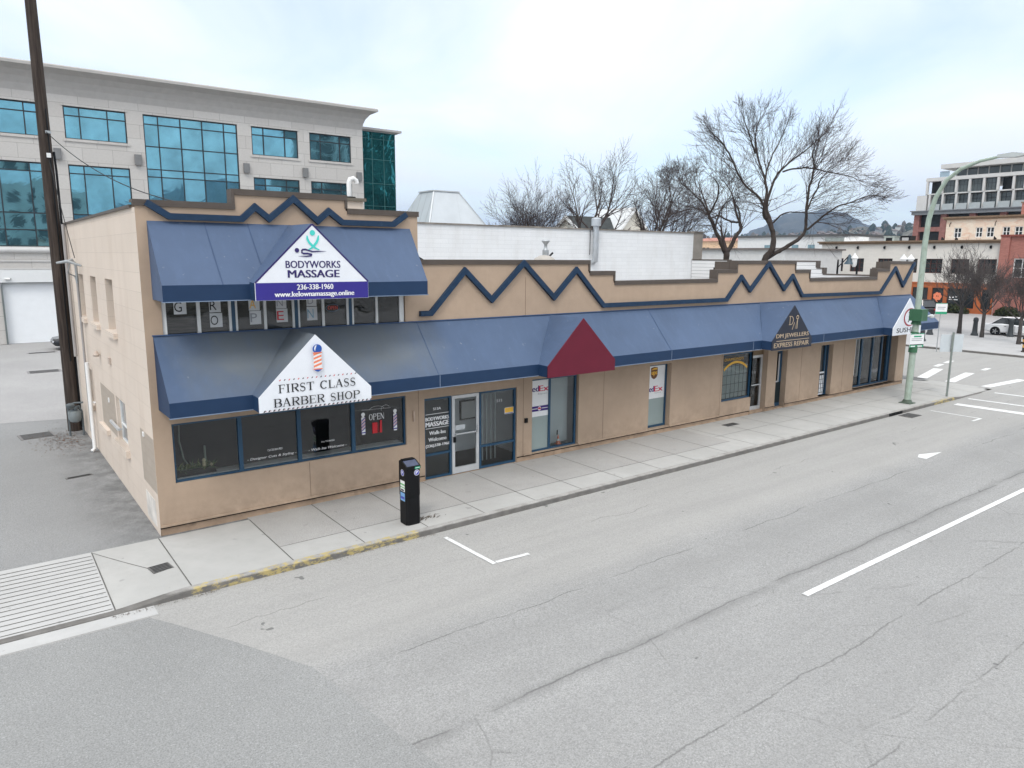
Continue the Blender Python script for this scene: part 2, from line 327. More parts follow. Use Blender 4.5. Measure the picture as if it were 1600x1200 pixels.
# ------------------------------------------------------------------ mesh helpers
def unit(v): return Vector(v).normalized()
class MB:
    def __init__(s): s.v = []; s.f = []; s.mi = []; s.sm = []
    def add(s, vs, fs, m=0, smooth=False):
        k = len(s.v); s.v += [tuple(v) for v in vs]
        for f in fs: s.f.append([i+k for i in f]); s.mi.append(m); s.sm.append(smooth)
        return s
    def box(s, x0, x1, y0, y1, z0, z1, m=0):
        return s.add([(x0, y0, z0), (x1, y0, z0), (x1, y1, z0), (x0, y1, z0), (x0, y0, z1), (x1, y0, z1), (x1, y1, z1), (x0, y1, z1)],
                     [(0, 3, 2, 1), (4, 5, 6, 7), (0, 1, 5, 4), (1, 2, 6, 5), (2, 3, 7, 6), (3, 0, 4, 7)], m)
    def bar(s, a, b, w, h, m=0, up=(0, 0, 1)):
        a, b = Vector(a), Vector(b); d = (b-a).normalized(); up = Vector(up)
        if abs(d.dot(up)) > .99: up = Vector((1, 0, 0))
        x = d.cross(up).normalized(); y = x.cross(d); x *= w/2; y *= h/2
        v = [a-x-y, a+x-y, a+x+y, a-x+y, b-x-y, b+x-y, b+x+y, b-x+y]
        return s.add(v, [(0, 1, 2, 3), (7, 6, 5, 4), (0, 4, 5, 1), (1, 5, 6, 2), (2, 6, 7, 3), (3, 7, 4, 0)], m)
    def quad(s, a, b, c, d, m=0): return s.add([a, b, c, d], [(0, 1, 2, 3)], m)
    def prism(s, poly, plane, a, b, m=0):
        mp = {'xz': lambda p, t: (p[0], t, p[1]), 'yz': lambda p, t: (t, p[0], p[1]), 'xy': lambda p, t: (p[0], p[1], t)}[plane]
        n = len(poly)
        return s.add([mp(p, a) for p in poly]+[mp(p, b) for p in poly],
                     [list(range(n)), list(range(2*n-1, n-1, -1))]+[(i, (i+1) % n, (i+1) % n+n, i+n) for i in range(n)], m)
    def tube(s, pts, rad, n=8, m=0, cap=True, smooth=True):
        pts = [Vector(p) for p in pts]
        if isinstance(rad, (int, float)): rad = [rad]*len(pts)
        vs = []; ref = None
        for i, p in enumerate(pts):
            d = (pts[min(i+1, len(pts)-1)]-pts[max(i-1, 0)])
            d = d.normalized() if d.length > 1e-9 else Vector((0, 0, 1))
            if ref is None: ref = Vector((1, 0, 0)) if abs(d.x) < .9 else Vector((0, 1, 0))
            x = (ref-d*ref.dot(d))
            x = x.normalized() if x.length > 1e-6 else d.orthogonal().normalized()
            ref = x; y = d.cross(x)
            for k in range(n):
                a = 2*math.pi*k/n; vs.append(p+(x*math.cos(a)+y*math.sin(a))*rad[i])
        fs = [(i*n+k, i*n+(k+1) % n, (i+1)*n+(k+1) % n, (i+1)*n+k) for i in range(len(pts)-1) for k in range(n)]
        if cap: fs += [list(range(n-1, -1, -1)), [(len(pts)-1)*n+k for k in range(n)]]
        return s.add(vs, fs, m, smooth)
    def lathe(s, prof, c, n=20, m=0, axis=(0, 0, 1), smooth=True):
        c = Vector(c); d = Vector(axis).normalized(); x = d.orthogonal().normalized(); y = d.cross(x); vs = []
        for r, h in prof:
            for k in range(n):
                a = 2*math.pi*k/n; vs.append(c+d*h+(x*math.cos(a)+y*math.sin(a))*max(r, 1e-4))
        fs = [(i*n+k, i*n+(k+1) % n, (i+1)*n+(k+1) % n, (i+1)*n+k) for i in range(len(prof)-1) for k in range(n)]
        fs += [list(range(n-1, -1, -1)), [(len(prof)-1)*n+k for k in range(n)]]
        return s.add(vs, fs, m, smooth)
    def build(s, name, mats, parent=None, sharp=40, fix=True):
        me = bpy.data.meshes.new(name); off = Vector((0, 0, 0)); q = parent
        while q is not None: off += q.location; q = q.parent
        me.from_pydata([Vector(v)-off for v in s.v], [], s.f)
        if not isinstance(mats, (list, tuple)): mats = [mats]
        for mt in mats: me.materials.append(mt)
        for p, i, sm in zip(me.polygons, s.mi, s.sm): p.material_index = i; p.use_smooth = sm
        if fix:
            bm = bmesh.new(); bm.from_mesh(me); bmesh.ops.recalc_face_normals(bm, faces=bm.faces); bm.to_mesh(me); bm.free()
        if any(s.sm): me.set_sharp_from_angle(angle=R(sharp))
        me.update(); o = bpy.data.objects.new(name, me); COL.objects.link(o)
        if parent is not None: o.parent = parent
        return o
def empty(name, loc=(0, 0, 0), rz=0.0):
    o = bpy.data.objects.new(name, None); COL.objects.link(o); o.location = loc; o.rotation_euler = (0, 0, rz); o.empty_display_size = .2; return o
def tag(o, label, cat, group=None, kind=None):
    if label: o['label'] = label
    if cat: o['category'] = cat
    if group: o['group'] = group
    if kind: o['kind'] = kind
    return o
def thing(name, label, cat, loc=(0, 0, 0), rz=0.0, group=None): return tag(empty(name, loc, rz), label, cat, group)
def struct(name, mb, m): o = mb.build(name, m); o['kind'] = 'structure'; return o
def copy_tree(o, parent=None):
    c = o.copy(); COL.objects.link(c); c.parent = parent
    for ch in [x for x in COL.objects if x.parent == o]: copy_tree(ch, c)
    return c

# lettering: flat shapes laid on a surface through a map (x, z) -> point; each shape sits a hair above the one before
_tcache = {}
def text_shape(s, bold=0.0, shear=0.0):
    k = (s, bold, shear)
    if k not in _tcache:
        cu = bpy.data.curves.new('t', 'FONT'); cu.body = s; cu.offset = bold; cu.shear = shear; cu.resolution_u = 3
        o = bpy.data.objects.new('t', cu); COL.objects.link(o); bpy.context.view_layer.update()
        me = bpy.data.meshes.new_from_object(o.evaluated_get(bpy.context.evaluated_depsgraph_get()))
        _tcache[k] = ([(v.co.x, v.co.y) for v in me.vertices], [list(p.vertices) for p in me.polygons])
        bpy.data.objects.remove(o); bpy.data.curves.remove(cu); bpy.data.meshes.remove(me)
    return _tcache[k]
class Decal:
    def __init__(s, fn, lift=.004): s.fn = fn; s.e = lift; s.mb = MB(); s.lines = []
    def put(s, pts, fs, m):
        s.mb.add([s.fn(x, z, s.e) for x, z in pts], fs, m); s.e += .0004
    def poly(s, pts, m=0): s.put(pts, [list(range(len(pts)))], m)
    def rect(s, x0, x1, z0, z1, m=0): s.poly([(x0, z0), (x1, z0), (x1, z1), (x0, z1)], m)
    def disc(s, x, z, r, m=0, rz=None, n=20): s.poly([(x+r*math.cos(2*math.pi*k/n), z+(rz or r)*math.sin(2*math.pi*k/n)) for k in range(n)], m)
    def ribbon(s, pts, w, m=0):
        if isinstance(w, (int, float)): w = [w]*len(pts)
        vs = []
        for i, p in enumerate(pts):
            a, b = pts[max(i-1, 0)], pts[min(i+1, len(pts)-1)]; d = Vector((b[0]-a[0], b[1]-a[1]))
            d = d.normalized() if d.length else Vector((1, 0))
            vs += [(p[0]-d.y*w[i]/2, p[1]+d.x*w[i]/2), (p[0]+d.y*w[i]/2, p[1]-d.x*w[i]/2)]
        s.put(vs, [(2*i, 2*i+2, 2*i+3, 2*i+1) for i in range(len(pts)-1)], m)
    def arc(s, cx, cz, rx, rz, a0, a1, w, m=0, n=14, w1=None):
        t = [i/n for i in range(n+1)]
        s.ribbon([(cx+rx*math.cos(R(a0+(a1-a0)*k)), cz+rz*math.sin(R(a0+(a1-a0)*k))) for k in t],
                 [w if w1 is None else w1+(w-w1)*math.sin(math.pi*k) for k in t], m)
    def text(s, st, x0, x1, z0, z1, m=0, bold=0.0, shear=0.0, slope=0.0):
        if bold:                                         # heavier type: the same letters laid a hair apart
            sh = (z1-z0)*bold*2.2
        v, f = text_shape(st, 0, shear); keep, s.mb = s.mb, MB(); s.lines.append(s.mb)
        a, b = min(p[0] for p in v), max(p[0] for p in v); c, d = min(p[1] for p in v), max(p[1] for p in v)
        for q in ((-sh, sh, 0) if bold else (0,)): s.put([(x0+q+(p[0]-a)/(b-a)*(x1-x0), z0+(p[1]-c)/(d-c)*(z1-z0)+slope*(p[0]-a)/(b-a)) for p in v], f, m); s.mb = keep
    def serif(s, st, x0, x1, z0, z1, m=0, thick=.15, thin=.06):
        """a small slab-serif alphabet drawn from strokes in a 1-high box"""
        T, t = thick, thin
        keep, s.mb = s.mb, MB(); s.lines.append(s.mb)
        W = {'I': .36, ' ': .4, 'J': .5, 'W': 1.05, 'M': 1.0, 'F': .66, 'E': .7, 'L': .66, 'S': .6}
        adv = [W.get(c, .78)+.14 for c in st]; tot = sum(adv)-.14; kx = (x1-x0)/tot; h = z1-z0; x = 0
        for c, ad in zip(st, adv):
            w_ = ad-.14
            P = lambda a, b: (x0+(x+a*w_)*kx, z0+b*h)
            def rb(pts, wd):
                s.ribbon([P(*p) for p in pts], [q*h*.9 for q in wd] if isinstance(wd, list) else wd*h*.9, m)
            def stem(a, lo=0, hi=1, wd=T, sb=True, st_=True):
                rb([(a, lo), (a, hi)], wd); q = .17/w_
                if sb: rb([(a-q, lo+.025), (a+q, lo+.025)], .055)
                if st_: rb([(a-q, hi-.025), (a+q, hi-.025)], .055)
            def bow(cx, cz, rx, rz, a0, a1, big=T):
                n = 12; pts = [(cx+rx*math.cos(R(a0+(a1-a0)*i/n)), cz+rz*math.sin(R(a0+(a1-a0)*i/n))) for i in range(n+1)]
                rb(pts, [t+(big-t)*abs(math.cos(R(a0+(a1-a0)*i/n))) for i in range(n+1)])
            L0 = .18/w_*.75+.02
            if c == 'I': stem(.5)
            elif c in 'FE':
                stem(L0); rb([(L0, .965), (.97, .965)], .07); rb([(.95, 1), (.95, .78)], .06); rb([(L0, .52), (.78, .52)], .06); rb([(.78, .62), (.78, .42)], .05)
                if c == 'E': rb([(L0, .035), (1, .035)], .07); rb([(.98, 0), (.98, .25)], .06)
            elif c == 'L': stem(L0); rb([(L0, .035), (1, .035)], .07); rb([(.98, 0), (.98, .27)], .06)
            elif c == 'T': stem(.5, st_=False); rb([(0, .965), (1, .965)], .07); rb([(.03, 1), (.03, .74)], .06); rb([(.97, 1), (.97, .74)], .06)
            elif c == 'H': stem(L0); stem(1-L0); rb([(L0, .52), (1-L0, .52)], .06)
            elif c in 'PRB':
                stem(L0); rb([(L0, .965), (.6, .965)], .07); bow(.58, .74, .33, .225, -90, 90); rb([(L0, .5), (.6, .5)], .06)
                if c == 'R': rb([(.5, .5), (.95, .03)], T); rb([(.85, .025), (1.05, .025)], .055)
                if c == 'B': bow(.6, .27, .36, .235, -90, 90); rb([(L0, .035), (.62, .035)], .06)
            elif c == 'D': stem(L0); rb([(L0, .965), (.45, .965)], .07); rb([(L0, .035), (.45, .035)], .07); bow(.42, .5, .5, .465, -90, 90)
            elif c == 'C': bow(.54, .5, .46, .47, 48, 312); rb([(.9, 1), (.9, .72)], .06)
            elif c == 'O': bow(.5, .5, .46, .47, 0, 360)
            elif c == 'S':
                n = 18; pts = []; ws = []
                for i in range(n+1):
                    u = i/n; a = R(40+u*230) if u < .5 else R(40+115-(u-.5)*0)
                    if u <= .5: a = R(35+(u*2)*235); pts.append((.5+.36*math.cos(a), .745+.225*math.sin(a)))
                    else: a = R(90-((u-.5)*2)*235); pts.append((.5+.40*math.cos(a), .255+.255*math.sin(a)))
                    ws.append(t+(T*.95-t)*math.exp(-((u-.5)/.2)**2))
                rb(pts, ws); rb([(.86, .98), (.86, .74)], .055); rb([(.1, .02), (.1, .27)], .055)
            elif c == 'A': rb([(.08, 0), (.5, 1)], t); rb([(.5, 1), (.9, 0)], T); rb([(.25, .33), (.75, .33)], .055); rb([(-.06, .025), (.24, .025)], .055); rb([(.74, .025), (1.06, .025)], .055)
            elif c == 'X': rb([(.1, 1), (.9, 0)], T); rb([(.9, 1), (.1, 0)], t); rb([(-.04, .025), (.28, .025)], .05); rb([(.72, .975), (1.04, .975)], .05)
            elif c == 'M': stem(.1, wd=t); stem(.9); rb([(.1, 1), (.5, .05)], T); rb([(.5, .05), (.9, 1)], t)
            elif c == 'W': rb([(.03, 1), (.28, 0)], T); rb([(.28, 0), (.5, .95)], t); rb([(.5, .95), (.74, 0)], T); rb([(.74, 0), (.98, 1)], t)
            elif c == 'J': stem(.65, .2, sb=False); bow(.32, .2, .34, .2, 180, 360)
            x += ad
        s.mb = keep
    def build(s, name, mats, parent):
        o = s.mb.build(name, mats, parent, fix=False) if s.mb.f else None
        for q in s.lines: o = q.build(name, mats, parent, fix=False)
        return o
def on_front(y): return lambda x, z, e: (x, y-e, z)

# ------------------------------------------------------------------ ground, road, pavements
ZR = -.13
mb = MB(); N = 48
mb.add([(0, 0, -.3)]+[(7000*math.cos(2*math.pi*i/N), 7000*math.sin(2*math.pi*i/N), -.3) for i in range(N)], [(0, 1+i, 1+(i+1) % N) for i in range(N)])
struct('ground', mb, plain('far_ground', (.16, .155, .13), .95, .35, .01, .05, 0))
mb = MB(); mb.quad((-60, -21, ZR), (400, -21, ZR), (400, -2.95, ZR), (-60, -2.95, ZR)); mb.quad((36.0, -2.95, ZR), (50.4, -2.95, ZR), (50.4, 300, ZR), (36.0, 300, ZR)); mb.quad((36.0, -300, ZR), (50.4, -300, ZR), (50.4, -21, ZR), (36.0, -21, ZR))
struct('road', mb, ROADM)
mb = MB(); mb.quad((-60, -.1, -.02), (36, -.1, -.02), (36, 120, -.02), (-60, 120, -.02)); struct('alley', mb, ALLEY)
mb = MB(); mb.quad((-12, 17.0, -.014), (-.1, 14.2, -.014), (20, 14.2, -.014), (20, 60, -.014)); mb.quad((-12, 17.0, -.014), (20, 60, -.014), (-60, 60, -.014), (-60, 20, -.014)); struct('parking_lot', mb, LOTM)
def kz(x):                                   # height of the kerb edge along the street
    if x < -1.35: return -.105
    if x < -.2: return -.105+.105*(x+1.35)/1.15
    if x < 31.4: return 0.0
    if x < 32.6: return -.122*(x-31.4)/1.2
    return -.122
def gz(x, y):                                # pavement height
    t = min(1, max(0, -y/2.95)); z = kz(x)*(t if x < 0 else max(0, (t-.35)/.65))
    if x > 34.6: z = min(z, -.122*min(1, (x-34.6)/1.4))
    return z
def sheet(xs, ys, f, keep=lambda x, y: True):
    mb = MB(); mb.add([(x, y, f(x, y)) for y in ys for x in xs], [(j*len(xs)+i, j*len(xs)+i+1, (j+1)*len(xs)+i+1, (j+1)*len(xs)+i) for j in range(len(ys)-1) for i in range(len(xs)-1) if keep((xs[i]+xs[i+1])/2, (ys[j]+ys[j+1])/2)])
    return mb
def rng(a, b, n): return [a+(b-a)*i/n for i in range(n+1)]
ys = rng(-2.92, -.12, 6)
struct('driveway_apron', sheet(rng(-40, -1.33, 12), ys, gz), APRON)
struct('pavement_slab', sheet(rng(-1.33, 1.83, 12), ys, gz), CONC)
struct('pavement', sheet(rng(1.83, 16.9, 14), rng(-2.1, .06, 3), gz), AGG)
struct('pavement_edge_strip', sheet(rng(1.83, 16.9, 14), rng(-2.92, -2.1, 2), gz), CONC)
def corner(x, y): return not (x > 34.9 and y < -1.6 and (x-34.9)**2+(y+1.6)**2 > 1.34**2)
struct('corner_pavement', sheet(rng(16.9, 36.2, 60), rng(-2.92, .06, 16), gz, corner), CONC)
mb = sheet(rng(33.0, 36.2, 12), rng(.06, 80, 20), gz); struct('cross_street_pavement', mb, CONC)
# joints in the paving, ribs of the drive apron
mb = MB()
def strip(a, b, wd, lift=.004):
    a, b = Vector((a[0], a[1], 0)), Vector((b[0], b[1], 0)); d = (b-a).normalized(); s = Vector((-d.y, d.x, 0))*wd/2; n = max(1, int((b-a).length/.4))
    for i in range(n):
        p, q = a+(b-a)*i/n, a+(b-a)*(i+1)/n
        mb.quad(*[(v.x, v.y, gz(v.x, v.y)+lift) for v in (p-s, q-s, q+s, p+s)])
for x in (-1.33, -.08, 1.83): strip((x, -2.92), (x, -.14), .022)
for k in range(1, 23): strip((1.83+1.54*k, -2.92), (1.83+1.54*k, .05), .016 if k > 2 else .02)
strip((1.83, -2.1), (16.9, -2.1), .014); strip((16.9, -1.45), (33.4, -1.45), .012); strip((-1.31, -.2), (-.5, -1.72), .014)
for k in range(15): strip((-16, -.32-.18*k), (-1.36, -.32-.18*k), .026)
struct('pavement_joints', mb, JOINT)
# kerb and gutter
mb = MB(); xs = [-40]+rng(-1.6, -.1, 8)+rng(.5, 31, 40)+rng(31.4, 33.0, 6)+[34.6]
prof = []
for x in xs:
    z = kz(x); prof.append([(x, -2.915, z+.004), (x, -3.03, z+.004), (x, -3.055, z-.02 if z > -.1 else z-.004), (x, -3.07, ZR-.02)])
mb.add([p for r in prof for p in r], [(4*i+k, 4*i+k+1, 4*i+k+5, 4*i+k+4) for i in range(len(xs)-1) for k in range(3)]); struct('kerb', mb, KERB)
mb = MB(); mb.quad((-40, -3.45, ZR+.004), (-.75, -3.45, ZR+.004), (-.75, -3.06, ZR+.004), (-40, -3.06, ZR+.004)); struct('gutter', mb, APRON)
mb = MB(); mb.prism([(-40, -3.46), (-.9, -3.5), (-.55, -4.1), (.05, -5.2), (.75, -6.6), (.95, -8.0), (1.5, -12), (-40, -12)], 'xy', ZR-.02, ZR+.008); struct('asphalt_patch', mb, PATCHA)
# plaza across the cross street
mb = MB(); mb.prism([(50.4, -2.6), (51.2, -3.2), (400, -3.2), (400, 300), (50.4, 300)], 'xy', -.2, 0); struct('plaza', mb, PLAZA)
mb = MB(); mb.box(50.28, 50.4, -2.5, 300, -.2, .006); struct('plaza_kerb', mb, KERB)
mb = MB(); mb.quad((63, -3, .006), (86.3, -3, .006), (86.3, 300, .006), (63, 300, .006)); struct('plaza_lot', mb, LOTM)
mb = MB(); mb.quad((-60, -60, -.02), (400, -60, -.02), (400, -21, -.02), (-60, -21, -.02)); struct('far_pavement', mb, PLAZA)
# painted markings
def mark(segs, name):
    mb = MB()
    for a, b, wd in segs:
        a, b = Vector((*a, 0)), Vector((*b, 0)); d = (b-a).normalized(); s = Vector((-d.y, d.x, 0))*wd/2
        mb.quad(*[(v.x, v.y, ZR+.009) for v in (a-s, b-s, b+s, a+s)])
    struct(name, mb, MARK)
mark([((5.06, -3.4), (5.13, -5.18), .1), ((5.2, -5.13), (6.0, -5.19), .1)], 'parking_bay_marking')
mark([((28.28, -3.5), (28.3, -5.38), .1), ((27.55, -5.33), (28.25, -5.33), .1)], 'parking_bay_marking')
mark([((8.94, -9.66), (24, -9.72), .13)], 'lane_marking')
mb = MB(); mb.add([(20.45, -6.5, ZR+.009), (20.45, -6.75, ZR+.009), (21.75, -6.66, ZR+.009), (20.82, -6.36, ZR+.009)], [(0, 1, 2, 3)]); struct('arrow_marking', mb, MARK)
mark([((30.6, -3.5), (30.85, -8.6), .5), ((32.4, -3.3), (32.75, -8.6), .22), ((35.0, -3.4), (35.3, -8.6), .22)], 'stop_line_marking')
mark([((36.6, .55), (40.8, 1.5), .5), ((36.5, -.85), (40.6, -.2), .45), ((36.4, -2.5), (40.4, -2.75), .45), ((41.6, 2.0), (42.9, 2.2), .28), ((43.6, 2.3), (45.0, 2.5), .28), ((42.3, -.2), (43.4, -.1), .26), ((47, -1.2), (48.5, -1.2), .28)], 'crosswalk_marking')

# ------------------------------------------------------------------ the tan shop building
def wall(mb, u0, u1, z0, z1, ops, P, depth, m=0):
    """wall face with openings; P(u, z, d) -> point, d metres behind the face"""
    us = sorted({u0, u1, *[o[0] for o in ops], *[o[1] for o in ops]}); zs = sorted({z0, z1, *[o[2] for o in ops], *[o[3] for o in ops]})
    us = [u for u in us if u0 <= u <= u1]; zs = [z for z in zs if z0 <= z <= z1]
    for a, b in zip(us, us[1:]):
        for c, d in zip(zs, zs[1:]):
            if any(o[0] <= (a+b)/2 <= o[1] and o[2] <= (c+d)/2 <= o[3] for o in ops): continue
            mb.quad(P(a, c, 0), P(b, c, 0), P(b, d, 0), P(a, d, 0), m)
    for o in ops:
        dp = o[4] if len(o) > 4 else depth
        for (a, c), (b, d) in (((o[0], o[2]), (o[0], o[3])), ((o[0], o[3]), (o[1], o[3])), ((o[1], o[3]), (o[1], o[2])), ((o[1], o[2]), (o[0], o[2]))):
            mb.quad(P(a, c, 0), P(b, d, 0), P(b, d, dp), P(a, c, dp), m)
shop = thing('shop_building', 'long tan stucco shop building with navy zigzag trim and stepped parapet', 'building')
OPEN = [(.37, 6.0, 1.10, 2.41, .12), (6.55, 9.63, -.05, 2.26, .14), (10.19, 12.04, .2, 2.42, .16), (15.22, 16.31, .2, 2.41, .3), (19.15, 20.95, .70, 2.48, .14), (20.95, 21.94, -.05, 2.48, .3),
        (22.56, 23.28, -.05, 2.36, .25), (25.74, 26.7, .17, 2.37, .25), (28.55, 32.45, .17, 2.46, .42), (.35, 6.03, 4.2, 5.04, .12)]
FP = lambda u, z, d: (u, d, z)
mb = MB()
wall(mb, 0, 6.42, .17, 7.0, [o for o in OPEN if o[0] < 6.2], FP, .1); wall(mb, 6.42, 33.25, .17, 5.16, [o for o in OPEN if o[0] > 6.2], FP, .1)
# stepped parapet above each height
STEP = [(0, 1.92, 7.0), (1.92, 4.5, 7.31), (4.5, 6.42, 7.01), (6.42, 12.33, 5.83), (12.33, 13.4, 5.5), (13.4, 18.5, 5.19), (18.5, 19.62, 5.51), (19.62, 23.35, 5.83), (23.35, 24.4, 5.48), (24.4, 29.82, 5.14), (29.82, 30.9, 5.49), (30.9, 33.25, 5.82)]
TH = .28
for a, b, z in STEP:
    z0 = 7.0 if b <= 6.42 else 5.16
    if z > z0: mb.quad((a, 0, z0), (b, 0, z0), (b, 0, z), (a, 0, z))
    zb = 6.4 if b <= 6.42 else 4.5
    mb.quad((a, TH, zb), (b, TH, zb), (b, TH, z), (a, TH, z)); mb.quad((a, 0, z), (b, 0, z), (b, TH, z), (a, TH, z))
# control joints as shallow dark slots
for x, za, zb in ((3.36, .18, 1.08), (6.37, .18, 4.3), (9.86, .18, 4.3), (9.9, 4.3, 5.4), (13.1, .18, 4.3), (16.32, 2.45, 4.3), (19.06, .18, 2.5), (24.3, .18, 4.3), (27.6, .18, 4.3)):
    mb.box(x-.006, x+.006, -.003, .002, za, zb, 1)
for x0, x1 in ((.0, 6.37), (9.86, 10.19), (12.04, 15.2), (16.31, 19.06), (21.94, 22.56), (23.28, 25.74), (26.7, 28.55), (32.45, 33.25)):
    mb.box(x0+.01, x1-.01, -.035, .0, .175, .215, 0)
mb.build('facade_wall', [TAN, TAN_DK], shop)
mb = MB()
for a, b in ((0, 6.55), (9.63, 20.95), (21.94, 22.56), (23.28, 33.25)): mb.box(a+.003, b, .03, .2, -.05, .17); mb.box(a+.003, b, .027, .03, .128, .17, 1)  # thin dark strip paints the shadow line under the panel lip
mb.box(6.55, 9.63, .05, .2, -.05, .012); mb.box(22.56, 23.28, .06, .3, -.05, .05); mb.box(20.95, 21.94, .08, .32, -.05, .1)
mb.build('plinth', [PLINTH, plain('painted_lip_shade', (.03, .022, .017), .9)], shop)
# side wall of concrete block
SIDEOP = [(3.52, 4.62, 4.07, 5.36, .3), (6.2, 7.26, 4.07, 5.36, .3), (8.72, 9.76, 4.07, 5.36, .3), (3.2, 4.55, 1.2, 2.36, .14), (8.75, 9.3, 1.4, 2.48, .14)]
mb = MB(); wall(mb, 0.001, 12.3, -.03, 6.9, SIDEOP, lambda u, z, d: (d, u, z), .3)
mb.quad((.25, 0.28, 6.4), (.25, 12.3, 6.4), (.25, 12.3, 6.9), (.25, .28, 6.9)); mb.quad((0, .28, 6.9), (.25, .28, 6.9), (.25, 12.3, 6.9), (0, 12.3, 6.9))
mb.quad((0, 12.3, -.03), (6.42, 12.3, -.03), (6.42, 12.3, 6.9), (0, 12.3, 6.9)); mb.quad((6.42, .28, 4.5), (6.42, 12.3, 4.5), (6.42, 12.3, 6.9), (6.42, .28, 6.9))
for a in SIDEOP[:3]: mb.box(-.09, .02, a[0]-.12, a[1]+.1, a[2]-.14, a[2]-.002)
mb.box(-.09, .02, 3.05, 4.75, 1.02, 1.198); mb.box(-.09, .02, 8.6, 9.5, 1.25, 1.398); mb.box(-.09, .02, 6.0, 7.4, 1.0, 1.14)
mb.box(-.004, .0, .02, 1.42, .92, 2.12, 1); mb.box(-.004, 0, 4.75, 7.1, 1.2, 2.35, 1)
mb.box(-.006, .0, .3, 1.3, .1, .7, 2)
mb.build('side_wall', [CMU, PATCH, plain('white_scuffed_paint', (.7, .66, .61), .9, .3)], shop)
mb = MB()
for x0, x1, y0, y1, z in ((.25, 6.42, .28, 12.3, 6.5), (6.42, 33.0, .28, 13, 4.58)): mb.quad((x0, y0, z), (x1, y0, z), (x1, y1, z), (x0, y1, z))
mb.build('roof', ROOFG, shop)
# parapet caps: flashing over the top and down each riser
mb = MB(); prev = None
for a, b, z in STEP:
    mb.box(a-(.04 if a == 0 else -.03), b+.03, -.035, TH+.03, z+.001, z+.055)
    mb.box(a-(.04 if a == 0 else -.03), b+.03, -.036, -.002, z-.07, z+.0)
    if prev is not None and prev != 'w':
        lo, hi = min(prev, z), max(prev, z)
        if prev < z: mb.box(a-.035, a+.028, -.034, TH+.029, lo+.057, hi+.053)
        else: mb.box(a-.028, a+.035, -.034, TH+.029, lo+.057, hi+.053)
    prev = 'w' if b == 6.42 else z
mb.box(19.57, 19.65, TH+.03, .95, 5.47, 5.845); mb.box(30.85, 30.93, TH+.03, .6, 5.5, 5.85)
mb.box(-.05, .3, TH+.03, 12.33, 6.9, 6.96)
mb.build('parapet_cap', CAPM, shop)
# east parapet: clapboard inside face, stepped top
EP = [(0.28, 1.03, 5.82), (1.03, 1.8, 5.5), (1.8, 4.4, 5.14), (4.4, 4.78, 5.45), (4.78, 7.6, 5.8), (7.6, 8.6, 5.45), (8.6, 9.9, 5.14), (9.9, 10.35, 5.5), (10.35, 13.0, 5.82)]
mb = MB()
for a, b, z in EP:
    mb.quad((33.0, a, 4.5), (33.0, b, 4.5), (33.0, b, z), (33.0, a, z), 0)
    mb.box(32.97, 33.28, a-.001, b+.001, z+.001, z+.06, 1)
mb.box(33.24, 33.25, 0, 13, 0, 5.1, 2)
for i in range(len(EP)-1):
    z0, z1 = sorted((EP[i][2], EP[i+1][2])); mb.box(32.975, 33.27, EP[i][1]-.05, EP[i][1]+.05, z0+.062, z1+.059, 1)
mb.build('end_wall', [SIDING, CAPM, TAN], shop)
# navy zigzag trim
def zig(pts, wd, y0, y1):
    mb = MB(); up = []; lo = []
    for i, p in enumerate(pts):
        d0 = Vector((pts[i][0]-pts[i-1][0], pts[i][1]-pts[i-1][1])).normalized() if i else None
        d1 = Vector((pts[i+1][0]-pts[i][0], pts[i+1][1]-pts[i][1])).normalized() if i < len(pts)-1 else None
        d0 = d0 or d1; d1 = d1 or d0
        n0, n1 = Vector((-d0.y, d0.x)), Vector((-d1.y, d1.x)); n = (n0+n1).normalized(); k = wd/2/max(.35, n.dot(n1))
        up.append((p[0]+n.x*k, p[1]+n.y*k)); lo.append((p[0]-n.x*k, p[1]-n.y*k))
    mb.prism(up+lo[::-1], 'xz', y0, y1); return mb
zig([(.2, 7.0), (.62, 6.735), (2.07, 6.735), (2.36, 7.0), (2.66, 6.76), (3.22, 7.215), (3.78, 6.75), (4.05, 6.98), (4.38, 6.735), (5.72, 6.735), (6.08, 6.98)], .13, -.10, -.0005).build('zigzag_trim', NAVY, shop)
zig([(6.43, 4.51), (6.75, 4.51), (7.81, 5.60), (8.69, 4.80), (9.79, 5.80), (10.92, 4.80), (11.78, 5.60), (12.93, 4.50), (19.05, 4.49), (19.86, 5.29), (20.42, 4.80), (21.51, 5.77), (22.6, 4.80), (23.15, 5.29), (23.9, 4.51), (30.2, 4.48), (31.4, 5.56), (32.25, 4.76), (33.2, 5.80)], .135, -.10, -.0005).build('zigzag_trim', NAVY, shop)
